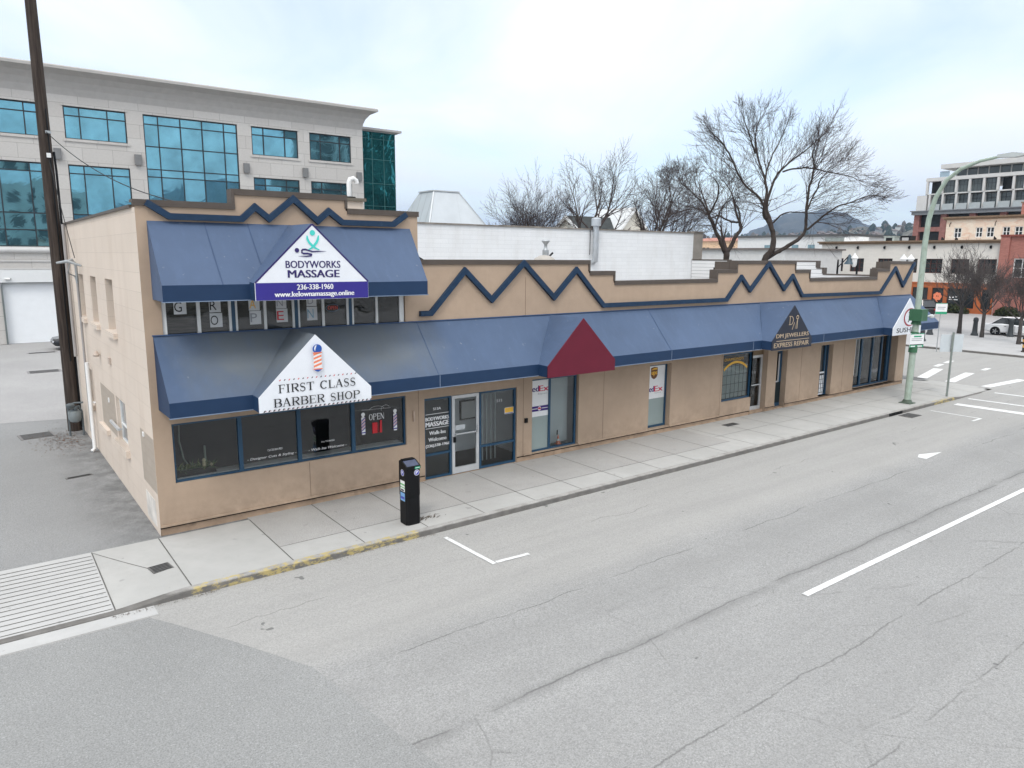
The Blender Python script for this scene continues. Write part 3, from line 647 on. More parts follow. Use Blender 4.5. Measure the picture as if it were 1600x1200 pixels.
# dim rooms behind the glass
mb = MB()
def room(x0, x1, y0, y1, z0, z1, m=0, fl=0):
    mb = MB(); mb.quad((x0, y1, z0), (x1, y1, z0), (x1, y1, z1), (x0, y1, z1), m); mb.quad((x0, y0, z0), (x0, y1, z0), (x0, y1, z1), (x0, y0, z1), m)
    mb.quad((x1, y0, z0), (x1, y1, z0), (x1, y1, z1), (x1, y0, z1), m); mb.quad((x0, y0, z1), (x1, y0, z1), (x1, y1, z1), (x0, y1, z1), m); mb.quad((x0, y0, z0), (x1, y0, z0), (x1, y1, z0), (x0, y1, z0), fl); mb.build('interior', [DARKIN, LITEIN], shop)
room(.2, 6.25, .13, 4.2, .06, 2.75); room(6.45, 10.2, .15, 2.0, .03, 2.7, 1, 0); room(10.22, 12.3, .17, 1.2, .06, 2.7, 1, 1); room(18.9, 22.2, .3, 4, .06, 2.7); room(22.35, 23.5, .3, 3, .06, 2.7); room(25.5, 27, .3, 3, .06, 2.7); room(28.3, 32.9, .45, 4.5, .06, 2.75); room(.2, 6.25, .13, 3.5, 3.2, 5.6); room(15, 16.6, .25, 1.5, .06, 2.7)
mb = MB(); mb.box(8.92, 9.6, 1.95, 1.99, 1.0, 1.62, 0); mb.box(8.97, 9.55, 1.93, 1.949, 1.05, 1.57, 1)
mb.build('whiteboard', [BLACKM, WHITEP], shop)

def glazing(x0, x1, z0, z1, y, mull=(), trans=(), fw=.05, m=FRAMEB, name='window', depth=.07, pane=GLASS, sill=None):
    """aluminium frame with mullions and one sheet of glass; y is the frame's face"""
    mb = MB()
    mb.box(x0, x0+fw, y, y+depth, z0, z1); mb.box(x1-fw, x1, y, y+depth, z0, z1)
    mb.box(x0+fw, x1-fw, y+.001, y+depth, z0, z0+fw); mb.box(x0+fw, x1-fw, y+.001, y+depth, z1-fw, z1)
    for x, wd in mull: mb.box(x-wd/2, x+wd/2, y-.004, y+depth, z0+fw, z1-fw)
    for xa, xb, z in trans: mb.box(xa, xb, y-.002, y+depth-.003, z-fw/2, z+fw/2)
    f = mb.build(name, m, shop)
    g = MB(); g.quad((x0+.01, y+depth*.6, z0+.01), (x1-.01, y+depth*.6, z0+.01), (x1-.01, y+depth*.6, z1-.01), (x0+.01, y+depth*.6, z1-.01)); g.build('pane', pane, f, fix=False)
    return f
# barber shop window: four lights under the long awning
bw = glazing(.37, 6.0, 1.10, 2.41, .05, ((1.79, .09), (3.16, .09), (4.54, .09)), (), .045)
mb = MB(); mb.box(.42, 5.95, .125, .45, 1.10, 1.16); mb.build('sill', WHITEP, bw)
d = Decal(on_front(.088))
d.text('Call 250-864-9821', 2.4, 2.75, 1.475, 1.525, 0, .0); d.text('- Designer Cuts & Styling -', 1.93, 3.08, 1.305, 1.375, 0, .005, .25)
d.text('Shop 778-484-8202', 3.71, 4.05, 1.475, 1.525, 0); d.text('- Walk Ins Welcome -', 3.38, 4.36, 1.315, 1.375, 0, .005, .25)
d.serif('OPE', 4.99, 5.29, 1.87, 2.03, 0, .12, .05); d.ribbon([(5.315, 1.87), (5.315, 2.03)], .008); d.ribbon([(5.31, 2.03), (5.39, 1.87)], .02); d.ribbon([(5.395, 1.87), (5.395, 2.03)], .008)
d.ribbon([(4.78, 2.16), (5.6, 2.13)], .004, 0); d.arc(5.2, 2.1, .22, .12, 20, 160, .004, 0); d.arc(5.45, 2.12, .12, .1, 30, 200, .004, 0)
d.rect(5.07, 5.20, 1.52, 1.80, 1)
for k in range(9): d.rect(5.2, 5.235, 1.53+.03*k, 1.543+.03*k, 1)
d.ribbon([(5.30, 1.52), (5.31, 1.84)], [.07, .05], 1)
for xc, zt in ((4.82, 2.10), (5.71, 2.09)):
    d.disc(xc, zt-.055, .052, 0); d.rect(xc-.03, xc+.03, zt-.125, zt-.10, 0); d.rect(xc-.055, xc+.055, zt-.15, zt-.127, 0)
    d.rect(xc-.052, xc+.052, zt-.51, zt-.15, 0)
    for k in range(4):
        zz = zt-.49+.085*k; d.poly([(xc-.052, zz), (xc+.052, zz+.075), (xc+.052, zz+.11), (xc-.052, zz+.035)], 2)
        if k < 3: d.poly([(xc-.052, zz+.05), (xc+.052, zz+.125), (xc+.052, zz+.14), (xc-.052, zz+.065)], 1)
    d.rect(xc-.06, xc+.06, zt-.535, zt-.505, 2); d.rect(xc-.045, xc+.045, zt-.57, zt-.535, 0)
d.build('lettering', [INKW, INKR, INKP], bw)
# entrance: sidelights and a silver door
e1 = glazing(6.55, 7.42, .02, 2.25, .06, (), ((6.6, 7.37, .69),), .055)
g = MB(); g.box(6.6, 7.37, .106, .112, .08, 2.2); g.build('added_dark_backing', plain('dim_interior_backing', (.03, .032, .032), .5), e1)  # dark sheet added behind the pane in place of the dim interior
d = Decal(on_front(.096)); d.text('513A', 6.87, 7.11, 1.90, 1.97, 0, .02); d.rect(6.63, 7.36, 1.79, 1.805); d.text('BODYWORKS', 6.63, 7.36, 1.62, 1.72, 0, .03); d.text('MASSAGE', 6.63, 7.36, 1.46, 1.585, 0, .04); d.rect(6.63, 7.36, 1.405, 1.42)
d.text('Walk-Ins', 6.74, 7.25, 1.23, 1.33, 0, .025); d.text('Welcome', 6.71, 7.27, 1.05, 1.15, 0, .025); d.text('(236)338-1960', 6.62, 7.38, .87, .97, 0, .025); d.build('lettering', INKW, e1)
dr = MB()
for a, b, c, e in ((7.44, 7.53, .03, 2.23), (8.24, 8.33, .03, 2.23), (7.53, 8.24, 2.14, 2.23), (7.53, 8.24, .03, .2)): dr.box(a, b, .055, .115, c, e)
dr = dr.build('door', ALU, shop)
g = MB(); g.quad((7.5, .09, .1), (8.28, .09, .1), (8.28, .09, 2.2), (7.5, .09, 2.2)); g.build('pane', GLASS, dr, fix=False)
g = MB(); g.box(7.5, 8.27, .02, .05, 1.13, 1.165); g.box(7.52, 7.55, .02, .08, 1.12, 1.18); g.box(8.22, 8.25, .02, .08, 1.12, 1.18); g.box(8.26, 8.3, .015, .054, 1.16, 1.32); g.build('handle', ALU, dr)
g = MB(); g.box(7.47, 7.53, .0, .05, .93, 1.08); g.build('lock_box', BLACKM, dr)
g = MB(); g.box(7.56, 7.88, .082, .087, 1.25, 1.39); g.build('notice', flat('pale_grey_notice', (.55, .57, .58)), dr)
e2 = glazing(8.35, 9.63, .02, 2.25, .06, (), ((8.4, 9.58, .67),), .06)
d = Decal(on_front(.098)); d.text('511', 8.96, 9.15, 1.87, 1.96); d.rect(9.25, 9.57, 1.49, 1.68, 0); d.rect(9.26, 9.56, 1.53, 1.67, 1); d.rect(9.27, 9.55, 1.5, 1.52, 2); d.build('lettering', [INKW, YEL, INKP], e2)
g = MB()
for k in range(5): g.box(8.6+.15*k, 8.62+.15*k, .5, .53, .1, 2.2)
g.build('blind', FROSTW, e2)
g = MB(); g.box(9.9, 10.0, -.05, -.001, 1.17, 1.3); g.build('intercom', BLACKM, shop)
g = MB(); g.box(6.19, 6.23, -.06, -.001, 1.7, 1.98); g.build('conduit_cover', plain('pale_paint', (.55, .42, .33)), shop)
# courier window: poster and pale blind
f1 = glazing(10.19, 12.0, .2, 2.42, .08, ((10.93, .07),), (), .055)
d = Decal(lambda x, z, e: (x, .118-e, z), .004); d.rect(10.2, 10.91, 1.26, 2.40, 0); d.rect(10.2, 10.91, .24, 1.26, 5)
d.text('ed', 10.28, 10.53, 2.02, 2.2, 1, .025); d.text('Ex', 10.54, 10.9, 2.02, 2.19, 2, .025); d.text('Express', 10.5, 10.86, 1.91, 1.97, 6)
d.rect(10.2, 10.91, 1.42, 1.58, 1); d.disc(10.56, 1.5, .065, 0); d.poly([(10.5, 1.48), (10.62, 1.47), (10.6, 1.53), (10.52, 1.54)], 2); d.rect(10.22, 10.48, 1.49, 1.51, 0); d.rect(10.65, 10.89, 1.49, 1.51, 0)
d.build('poster', [INKW, FEDP, flat('courier_red', (.62, .03, .08)), INKR, YEL, FROST, GREYI], f1)
g = MB(); g.box(10.97, 11.94, .42, .45, .25, 2.4); g.build('blind', FROSTW, f1)
# narrow courier window
f2 = glazing(15.22, 16.31, .2, 2.41, .2, (), (), .07)
d = Decal(lambda x, z, e: (x+.07, .238-e, z), .004); d.rect(15.2, 16.17, 1.2, 2.37, 0); d.rect(15.2, 16.17, .24, 1.2, 3)
d.poly([(15.46, 2.27), (15.63, 2.3), (15.8, 2.27), (15.8, 2.02), (15.75, 1.93), (15.63, 1.87), (15.51, 1.93), (15.46, 2.02)], 4)
d.poly([(15.48, 2.19), (15.6, 2.255), (15.78, 2.26), (15.78, 2.2), (15.62, 2.2)], 5); d.text('ups', 15.5, 15.77, 1.98, 2.14, 5, .03)
d.text('ed', 15.41, 15.64, 1.44, 1.64, 1, .025); d.text('Ex', 15.65, 16.08, 1.44, 1.63, 2, .025); d.text('Express', 15.68, 16.0, 1.36, 1.41, 6)
d.build('poster', [INKW, FEDP, flat('courier_red_b', (.62, .03, .08)), FROST, BRONZE, YEL, GREYI], f2)
# jeweller's barred window and door
j1 = glazing(19.15, 20.95, .70, 2.48, .06, (), (), .06)
g = MB()
for k in range(6): g.box(19.37+.25*k, 19.385+.25*k, .16, .172, .74, 2.42)
for k in range(5): g.box(19.2, 20.9, .158, .17, .95+.34*k, .962+.34*k)
g.build('security_bars', BLACKM, j1)
g = MB(); g.box(19.2, 20.92, .22, .24, .75, 2.0); g.build('blind', FROST, j1)
d = Decal(on_front(.098)); d.arc(20.05, 1.0, 1.1, 1.13, 50, 130, .085, 0); d.text('DIAMONDS', 19.35, 20.5, 2.2, 2.3, 0); d.build('lettering', [YEL], j1)
dr = MB()
for a, b, c, e in ((21.04, 21.12, .1, 2.26), (21.83, 21.93, .1, 2.26), (21.12, 21.83, 2.16, 2.26), (21.12, 21.83, .1, .24)): dr.box(a, b, .22, .28, c, e)
dr.box(20.96, 21.935, .215, .27, 2.262, 2.47, 1); dr.box(20.96, 21.04, .2, .28, .1, 2.26, 2)
dr = dr.build('door', [ALU, plain('brown_transom', (.2, .14, .08), .6), FRAMEB], shop)
g = MB(); g.quad((21.1, .25, .15), (21.85, .25, .15), (21.85, .25, 2.2), (21.1, .25, 2.2)); g.build('pane', GLASS, dr, fix=False)
g = MB(); g.box(21.1, 21.85, .17, .2, 1.08, 1.12); g.box(21.1, 21.13, .17, .23, 1.08, 1.12); g.build('handle', ALU, dr)
g = MB()
for k in range(4): g.box(21.22+.15*k, 21.23+.15*k, .31, .32, .2, 2.15)
for k in range(6): g.box(21.12, 21.83, .309, .319, .4+.3*k, .41+.3*k)
g.build('security_bars', BLACKM, dr)
# narrow half-glazed door
dr = MB(); dr.box(22.56, 23.28, .24, .29, .05, .2); dr.box(22.56, 23.28, .24, .29, .2, 1.05, 1); dr.box(22.56, 22.66, .236, .29, 1.05, 2.36); dr.box(23.12, 23.28, .236, .29, 1.05, 2.36); dr.box(22.66, 23.12, .238, .29, 2.26, 2.36); dr.box(22.66, 23.12, .228, .24, 1.05, 1.1, 2); dr.box(23.04, 23.12, .23, .24, 1.1, 2.2, 2)
dr = dr.build('door', [FRAMEB, plain('black_green_door', (.012, .025, .03), .4), ALU], shop)
g = MB(); g.box(22.66, 22.9, .285, .29, 1.12, 2.2); g.build('poster', INKW, dr)
g = MB(); g.quad((22.66, .25, 1.1), (23.12, .25, 1.1), (23.12, .25, 2.26), (22.66, .25, 2.26)); g.build('pane', GLASS, dr, fix=False)
# recessed window with a white lattice panel
w3 = glazing(25.74, 26.7, .17, 2.37, .2, ((26.45, .1),), (), .05, pane=FARGLASS)
g = MB(); g.box(25.8, 26.35, .14, .18, .22, 1.2)
g.build('lattice_panel', plain('white_lattice', (.75, .76, .78)), w3)
g = MB()
for k in range(4): g.box(25.85+.14*k, 25.865+.14*k, .125, .139, .26, 1.14)
for k in range(5): g.box(25.83, 26.33, .124, .138, .3+.19*k, .315+.19*k)
g.box(25.84, 26.3, .11, .137, 1.08, 1.13); g.build('lattice', BLACKM, w3)
# sushi shop window
s1 = glazing(28.55, 32.45, .17, 2.46, .32, ((29.75, .12), (30.75, .1), (31.6, .1), (32.2, .16)), (), .07)
g = MB(); g.box(28.62, 29.4, .42, .44, .7, 2.4); g.build('menu_board', INKW, s1)
d = Decal(on_front(.42)); d.disc(29.2, 2.1, .14, 0, .09); d.rect(29.0, 29.3, 1.62, 1.68, 0); d.rect(29.0, 29.32, 1.3, 1.4, 1); d.rect(29.0, 29.3, 1.0, 1.05, 0); d.build('lettering', [INKK, GREYI], s1)
g = MB()
for k in range(4): g.box(30.0+.1*k, 30.05+.1*k, .6, .63, .6, 2.4)
g.build('blind', FROSTW, s1)
# upper windows: sliders behind dark screens
u1 = MB(); 
for x, wd in ((.40, .08), (1.08, .07), (1.735, .06), (1.865, .05), (2.5, .06), (3.155, .06), (3.275, .05), (3.87, .06), (4.49, .06), (4.62, .05), (5.26, .06), (5.95, .12)): u1.box(x-wd/2, x+wd/2, .04, .1, 4.2, 5.03)
u1.box(.36, 6.02, .042, .1, 4.985, 5.03); u1 = u1.build('window', WHITEP, shop)
for x in (1.80, 3.215, 4.555): g = MB(); g.box(x-.04, x+.04, .03, .1, 4.2, 5.02); g.build('mullion', FRAMEB, u1)
g = MB(); g.quad((.37, .08, 4.2), (6.0, .08, 4.2), (6.0, .08, 5.03), (.37, .08, 5.03)); g.build('pane', GLASS, u1, fix=False)
n_ = NT('dark_window_screen'); xx, yy, zz = n_.xyz(); wv = n_.noise(1.0, 3, n_.scaled((2.5, 2, 30)), .5, .8)
SCREEN = n_.fin(n_.mix(n_.ramp(wv, .35, .65), (.02, .018, .016), (.085, .075, .066)), .9, .1)
g = MB(); g.box(.38, 1.72, .2, .21, 4.2, 5.03); g.box(1.88, 5.98, .2, .21, 4.2, 5.03, 1); g.build('screen', [SCREEN, DARKIN], u1)
d = Decal(on_front(.075)); d.arc(4.115, 4.74, .17, .085, 0, 360, .012, 1, 24); d.text('OPEN', 4.0, 4.24, 4.70, 4.79, 0, .01); d.build('neon_sign', [flat('neon_red', (.6, .09, .07)), flat('neon_blue_tube', (.12, .17, .24))], u1)
for i, (a, (za, zb, ya)) in enumerate(zip(SIDEOP, ((4.07, 5.36, .3), (4.07, 5.36, .3), (4.07, 5.36, .3), (1.2, 2.36, .12), (1.4, 2.48, .12)))):
    f = MB(); xf = a[4]-.06; q = .05
    f.box(xf, xf+.05, a[0], a[0]+q, za, zb); f.box(xf, xf+.05, a[1]-q, a[1], za, zb); f.box(xf+.001, xf+.05, a[0]+q, a[1]-q, za, za+q); f.box(xf+.001, xf+.05, a[0]+q, a[1]-q, zb-q, zb)
    if i < 3: f.box(xf-.004, xf+.05, (a[0]+a[1])/2-.03, (a[0]+a[1])/2+.03, za+q, zb-q)
    else: f.box(xf-.004, xf+.05, a[0]+q, a[1]-q, za+.42, za+.45)
    f = f.build('window', WHITEP, shop); g = MB(); g.quad((xf+.03, a[0], za), (xf+.03, a[1], za), (xf+.03, a[1], zb), (xf+.03, a[0], zb)); g.build('pane', FARGLASS if i != 3 else plain('grey_window_glass', (.22, .25, .27), .1, .2, 1, 9, 0, .6), f, fix=False)
# pipes and service head on the side wall
g = MB(); g.tube([(-.1, 11.5, 6.9), (-.1, 11.5, 2.6)], .05, 8); g.tube([(-.10, 9.2, 5.6), (-.10, 9.2, .5)], .035, 8); g.build('conduit', plain('grey_conduit', (.36, .34, .33), .6), shop)
g = MB(); g.tube([(-.13, 8.55, 2.75), (-.13, 8.55, .1), (-.22, 8.5, .02)], .055, 10); g.box(-.06, 0, 8.48, 8.62, 1.5, 1.54); g.build('downspout', WHITEP, shop)
g = MB(); g.tube([(-.02, 8.6, 5.62), (-.35, 8.7, 5.75), (-.6, 9.0, 5.7)], [.03, .05, .03], 8); g.tube([(-.3, 8.7, 5.7), (-.35, 8.9, 5.4), (-.15, 9.2, 5.3), (-.1, 9.2, 5.1)], .022, 6); g.tube([(-.1, 9.2, 5.1), (-.1, 9.2, 5.65), (-.2, 9.15, 5.8), (-.3, 9.1, 5.75)], .04, 8); g.build('service_head', GALV, shop)
g = MB(); g.box(-.05, 0, 4.75, 4.95, 3.15, 3.32); g.lathe([(.07, 0), (.09, .05), (.04, .16)], (-.1, 6.6, 3.15), 10); g.build('wall_lamp', plain('cream_paint', (.5, .42, .36)), shop)
g = MB(); g.box(-.03, 0, 5.6, 5.7, 2.0, 2.12); g.box(-.03, 0, .95, 1.05, 2.0, 2.1); g.build('socket_box', WHITEP, shop)
g = MB(); g.bar((-.1, 3.75, 1.62), (-.1, 5.0, 1.62), .06, .06); g.bar((-.1, 3.8, 1.62), (0, 3.8, 1.62), .03, .03); g.build('rail', ALU, shop)
# roof vents of the shop
g = MB(); g.box(5.52, 6.05, 2.3, 2.75, 6.5, 7.42, 1); g.box(5.45, 6.12, 2.23, 2.82, 7.421, 7.5, 2); g.lathe([(.17, 7.5), (.17, 7.54), (.1, 7.55)], (5.75, 2.5, 0), 14, 3); g.tube([(5.75, 2.5, 7.5), (5.75, 2.5, 7.92), (5.78, 2.5, 8.0), (5.88, 2.5, 8.03), (5.96, 2.5, 7.98), (5.98, 2.5, 7.9)], .065, 12, 0); g.build('chimney_flue', [WHITEP, CMU, plain('mossy_cap', (.16, .14, .11)), BLACKM], shop)
g = MB(); g.lathe([(.42, 5.6), (.45, 5.78), (.38, 5.9), (.22, 6.0), (.1, 6.03)], (14.7, 5.0, 0), 20, 0); g.tube([(14.75, 5.0, 6.0), (14.75, 5.0, 6.22)], .12, 10, 1); g.lathe([(.1, 6.22), (.06, 6.3), (.06, 6.42), (.16, 6.55), (.12, 6.6)], (14.75, 5, 0), 12, 1); g.tube([(14.95, 5, 6.0), (15.1, 5, 6.12)], .04, 6, 2); g.build('roof_vent', [plain('tan_vent', (.42, .39, .35)), GALV, BLACKM], shop)
g = MB(); g.tube([(6.43, 1.0, 6.25), (8.2, 2.0, 5.6), (9.0, 2.4, 5.2)], .03, 6); g.build('roof_cable', BLACKM, shop)
g = MB(); g.tube([(20.2, 1.0, 5.55), (20.0, .9, 5.7), (19.8, .8, 5.62)], .03, 6); g.box(19.7, 19.95, .85, 1.1, 5.4, 5.62); g.build('roof_cable', BLACKM, shop)

# ------------------------------------------------------------------ awnings
def dormer(mb, xc, y, hw, zr, zs, zbm, yv, m=0, mv=1, skirt=True):
    for s in (-1, 1):
        x = xc+s*hw
        mb.quad((xc, y, zr), (xc, -.002, zr), (x, yv, zs+.01), (x, y, zs), m)
        mb.quad((x, y, zs), (x, yv, zs+.01), (x, yv, zbm), (x, y, zbm), mv)
def sign_poly(xc, hw, zr, zs, zbm, n=0.0): return [(xc-hw, zbm), (xc+hw, zbm), (xc+hw, zs), (xc, zr), (xc-hw, zs)]
def seams(mb, xs, y0, z0, y1, z1, m):
    for x in xs: mb.bar((x, y0-.002, z0+.002), (x+.02, y1-.002, z1+.002), .012, .006, m)
def cloth(mb, a, b, c, d, bays, sag=.022):
    """cloth stretched over ribs, sagging a little in each bay"""
    a, b, c, d = map(Vector, (a, b, c, d)); nx, ny = bays*5, 6; nn = (b-a).cross(d-a).normalized(); vs = []; rd = random.Random(bays)
    if nn.z < 0: nn = -nn
    amp = [rd.uniform(.5, 1.3) for _ in range(bays+1)]
    for j in range(ny+1):
        for i in range(nx+1):
            u, v = i/nx, j/ny; p = (a+(b-a)*u)*(1-v)+(d+(c-d)*u)*v
            vs.append(p-nn*sag*amp[min(bays, i//5)]*math.sin(math.pi*(i % 5)/5)*math.sin(math.pi*v))
    mb.add(vs, [(j*(nx+1)+i, j*(nx+1)+i+1, (j+1)*(nx+1)+i+1, (j+1)*(nx+1)+i) for j in range(ny) for i in range(nx)], 0, True)
low = thing('awning', 'long faded blue cloth awning over the ground floor shop fronts', 'awning')
XE = 34.05; mb = MB()
cloth(mb, (.15, 0, 4.3), (33.28, 0, 4.3), (XE, -1.05, 3.06), (.15, -1.05, 3.06), 22)
mb.quad((.15, -1.05, 3.06), (XE, -1.05, 3.06), (XE, -1.05, 2.75), (.15, -1.05, 2.75), 1)
mb.add([(.15, 0, 4.3), (.15, -1.05, 3.06), (.15, -1.05, 2.75), (.15, 0, 2.75)], [(0, 1, 2, 3)], 1)
mb.quad((33.28, 0, 4.3), (33.28, 4, 4.3), (XE, 4, 3.06), (XE, -1.05, 3.06), 0); mb.quad((XE, -1.05, 3.06), (XE, 4, 3.06), (XE, 4, 2.75), (XE, -1.05, 2.75), 1)
SG = [(3.05, 'w'), (10.83, 'r'), (21.18, 'k'), (30.02, 'w')]
for xc, k in SG: dormer(mb, xc, -1.43, 1.27, 4.3, 3.05, 2.74, -1.05)
seams(mb, (6.35, 15.0), 0, 4.3, -1.05, 3.06, 2)
for x in (6.4, 15.05, 24.0, 19.4): mb.box(x-.008, x+.008, -1.056, -1.051, 2.76, 3.05, 3)
mb.box(.13, XE, -1.066, -1.04, 2.735, 2.752, 3); mb.box(.13, 33.25, -.03, .0, 4.301, 4.325, 2)
mb.build('canopy', [AWN, VAL, plain('awning_seam', (.055, .097, .195), .6), plain('pale_seam', (.2, .26, .36), .6)], low)
def sign_panel(root, poly, y, mats, name='sign_panel', fr=None):
    mb = MB(); mb.prism(poly, 'xz', y, y+.03, 0)
    p = mb.build(name, mats, root)
    # thin dark edging strip
    e = Decal(on_front(y), .001); cx_ = sum(q[0] for q in poly)/len(poly); cz_ = sum(q[1] for q in poly)/len(poly)
    return p
p1 = sign_panel(low, sign_poly(3.05, 1.27, 4.3, 3.05, 2.73), -1.462, SIGNW)
d = Decal(on_front(-1.462))
d.serif('FIRST CLASS', 2.2, 3.93, 3.11, 3.29, 0, .19, .085); d.serif('BARBER SHOP', 2.08, 4.02, 2.82, 3.0, 0, .19, .085)
for k in range(18):
    x = 2.2+.1*k; d.poly([(x, 3.375), (x+.025, 3.375), (x+.045, 3.405), (x+.02, 3.405)], 0 if k % 2 else 4)
for k in range(25):
    x = 1.84+.1*k; d.poly([(x, 2.748), (x+.035, 2.748), (x+.06, 2.785), (x+.025, 2.785)], 0)
    d.poly([(x+.05, 2.756), (x+.06, 2.756), (x+.075, 2.775), (x+.065, 2.775)], 4)
d.disc(3.05, 4.0, .105, 1, .1); d.poly([(2.98, 4.01), (3.0, 4.07), (3.04, 4.085), (3.01, 4.0), (3.0, 3.95)], 3); d.rect(2.95, 3.15, 3.9, 3.93, 2); d.rect(2.96, 3.14, 3.58, 3.9, 3)
for k in range(4): d.poly([(2.96, 3.6+.085*k), (3.14, 3.66+.085*k), (3.14, min(3.9, 3.705+.085*k)), (2.96, 3.645+.085*k)], 2)
d.rect(2.95, 3.155, 3.555, 3.58, 2); d.poly([(2.96, 3.555), (3.14, 3.555), (3.1, 3.525), (3.05, 3.505), (3.0, 3.525)], 1)
d.build('lettering', [INKK, INKB, INKO, INKW, INKR], p1)
sign_panel(low, sign_poly(10.83, 1.27, 4.3, 3.05, 2.73), -1.455, RED)
p3 = sign_panel(low, sign_poly(21.18, 1.27, 4.3, 3.05, 2.72), -1.462, SIGNN)
d = Decal(on_front(-1.462)); d.text('DM JEWELLERS', 20.13, 22.2, 3.11, 3.3, 0, .012); d.rect(20.15, 22.25, 3.035, 3.055, 0); d.text('EXPRESS REPAIR', 20.02, 22.25, 2.81, 2.98, 0, .012)
d.serif('D', 20.86, 21.14, 3.6, 3.92, 0, .12, .06); d.ribbon([(21.08, 3.42), (21.2, 3.68), (21.28, 3.44), (21.36, 3.74), (21.38, 3.44)], [.03, .05, .03, .04, .04]); d.ribbon([(21.38, 3.44), (21.39, 3.8)], .04); d.arc(21.38, 3.86, .07, .06, 0, 360, .03)
d.build('lettering', [GOLD], p3)
p4 = sign_panel(low, sign_poly(30.02, 1.27, 4.3, 3.05, 2.73), -1.462, SIGNW)
d = Decal(on_front(-1.462)); d.text('SUSHI S', 29.05, 30.9, 2.83, 3.03, 0, .02); d.arc(30.2, 3.47, .56, .37, 60, 300, .10, 1, 24, .02); d.arc(30.2, 3.47, .56, .37, 20, 60, .05, 1, 8, .02)
for pts in ([(30.0, 3.68), (30.15, 3.72), (30.1, 3.6), (30.2, 3.55)], [(30.02, 3.5), (30.2, 3.53)], [(30.1, 3.6), (30.08, 3.32), (30.0, 3.26)], [(30.2, 3.45), (30.05, 3.38)], [(30.3, 3.66), (30.5, 3.7)], [(30.4, 3.72), (30.35, 3.5), (30.28, 3.4)], [(30.32, 3.55), (30.55, 3.57), (30.52, 3.32), (30.4, 3.28)]): d.ribbon(pts, .055, 2)
d.build('lettering', [INKK, flat('dark_red_ink', (.35, .02, .04)), INKK], p4)
up = thing('awning', 'blue cloth awning over the dark upstairs windows, white massage sign on it', 'awning')
mb = MB()
cloth(mb, (.2, 0, 6.64), (6.2, 0, 6.64), (6.08, -1.05, 5.38), (.18, -1.05, 5.38), 4); mb.quad((.18, -1.05, 5.38), (6.08, -1.05, 5.38), (6.08, -1.05, 5.06), (.18, -1.05, 5.06), 1)
mb.add([(.2, 0, 6.64), (.18, -1.05, 5.38), (.18, -1.05, 5.06), (.2, 0, 5.06)], [(0, 1, 2, 3)], 0); mb.add([(6.2, 0, 6.64), (6.08, -1.05, 5.38), (6.08, -1.05, 5.06), (6.2, 0, 5.06)], [(0, 1, 2, 3)], 0)
dormer(mb, 3.1, -1.36, 1.25, 6.63, 5.41, 5.05, -1.05, 0, 1)
seams(mb, (1.3, 2.2), 0, 6.64, -1.05, 5.38, 2); mb.box(.16, 6.1, -1.063, -1.04, 5.045, 5.062, 3)
mb.build('canopy', [AWN2, VAL, plain('awning_seam_dark', (.045, .08, .165), .6), plain('pale_seam_b', (.2, .26, .36), .6)], up)
p5 = sign_panel(up, sign_poly(3.1, 1.25, 6.63, 5.41, 5.05), -1.395, SIGNW)
d = Decal(on_front(-1.395)); d.rect(1.855, 4.345, 5.055, 5.41, 1)
d.ribbon([(1.85, 5.41), (3.1, 6.62)], .035, 2); d.ribbon([(4.35, 5.41), (3.1, 6.62)], .035, 2)
d.text('BODYWORKS', 2.5, 3.7, 5.71, 5.86, 2, .014); d.text('MASSAGE', 2.54, 3.67, 5.51, 5.67, 2, .025); d.text('236-338-1960', 2.72, 3.52, 5.26, 5.37, 0, .018); d.text('www.kelownamassage.online', 2.24, 4.0, 5.085, 5.225, 0, .018)
d.disc(3.1, 6.44, .058, 3); d.ribbon([(2.98, 6.38), (2.985, 6.31), (3.02, 6.24), (3.09, 6.17), (3.16, 6.12), (3.24, 6.09)], [.025, .05, .05, .05, .035, .02], 3); d.ribbon([(3.23, 6.39), (3.215, 6.31), (3.18, 6.24), (3.12, 6.17), (3.06, 6.12), (3.0, 6.09)], [.025, .05, .05, .05, .035, .02], 3)
d.disc(2.75, 6.075, .048, 2); d.ribbon([(2.84, 6.06), (2.87, 6.09), (2.93, 6.095), (3.0, 6.075), (3.08, 6.05), (3.2, 6.055), (3.39, 6.06)], [.02, .035, .035, .03, .03, .025, .005], 2); d.ribbon([(2.86, 6.07), (2.85, 6.03), (2.89, 6.01), (2.98, 6.01), (3.07, 5.99), (3.06, 5.965), (2.95, 5.95), (2.78, 5.955)], [.03, .035, .035, .035, .035, .03, .025, .005], 2)
d.build('lettering', [INKW, INKP, INKN, TEAL], p5)
# sheets with letters hung inside the upper windows
LET = [('G', .60, .85, 4.73, 5.02, 'K'), ('R', 1.31, 1.55, 4.745, 5.02, 'K'), ('O', 1.31, 1.57, 4.42, 4.725, 'K'), ('A', 2.15, 2.39, 4.75, 5.02, 'Y'), ('P', 2.16, 2.41, 4.44, 4.74, 'G'), ('N', 2.76, 3.0, 4.775, 5.02, 'G'), ('E', 2.76, 3.02, 4.46, 4.765, 'R'), ('D', 3.48, 3.72, 4.80, 5.02, 'G'), ('N', 3.48, 3.73, 4.47, 4.785, 'B')]
LL = {'G0': 'white sheet with a black letter G in the leftmost upper window', 'R': 'white sheet with a black letter R above the letter O sheet', 'O': 'white sheet with a black letter O hung in the upper window',
      'A': 'white sheet with an amber letter A above the letter P', 'P': 'white sheet with a grey letter P in the upper window', 'N5': 'white sheet with a grey letter N above the red letter E', 'E': 'white sheet with a red letter E in the upper window', 'D': 'white sheet with a grey letter D above the blue N', 'N8': 'pale sheet with a slate blue letter N in the upper window'}
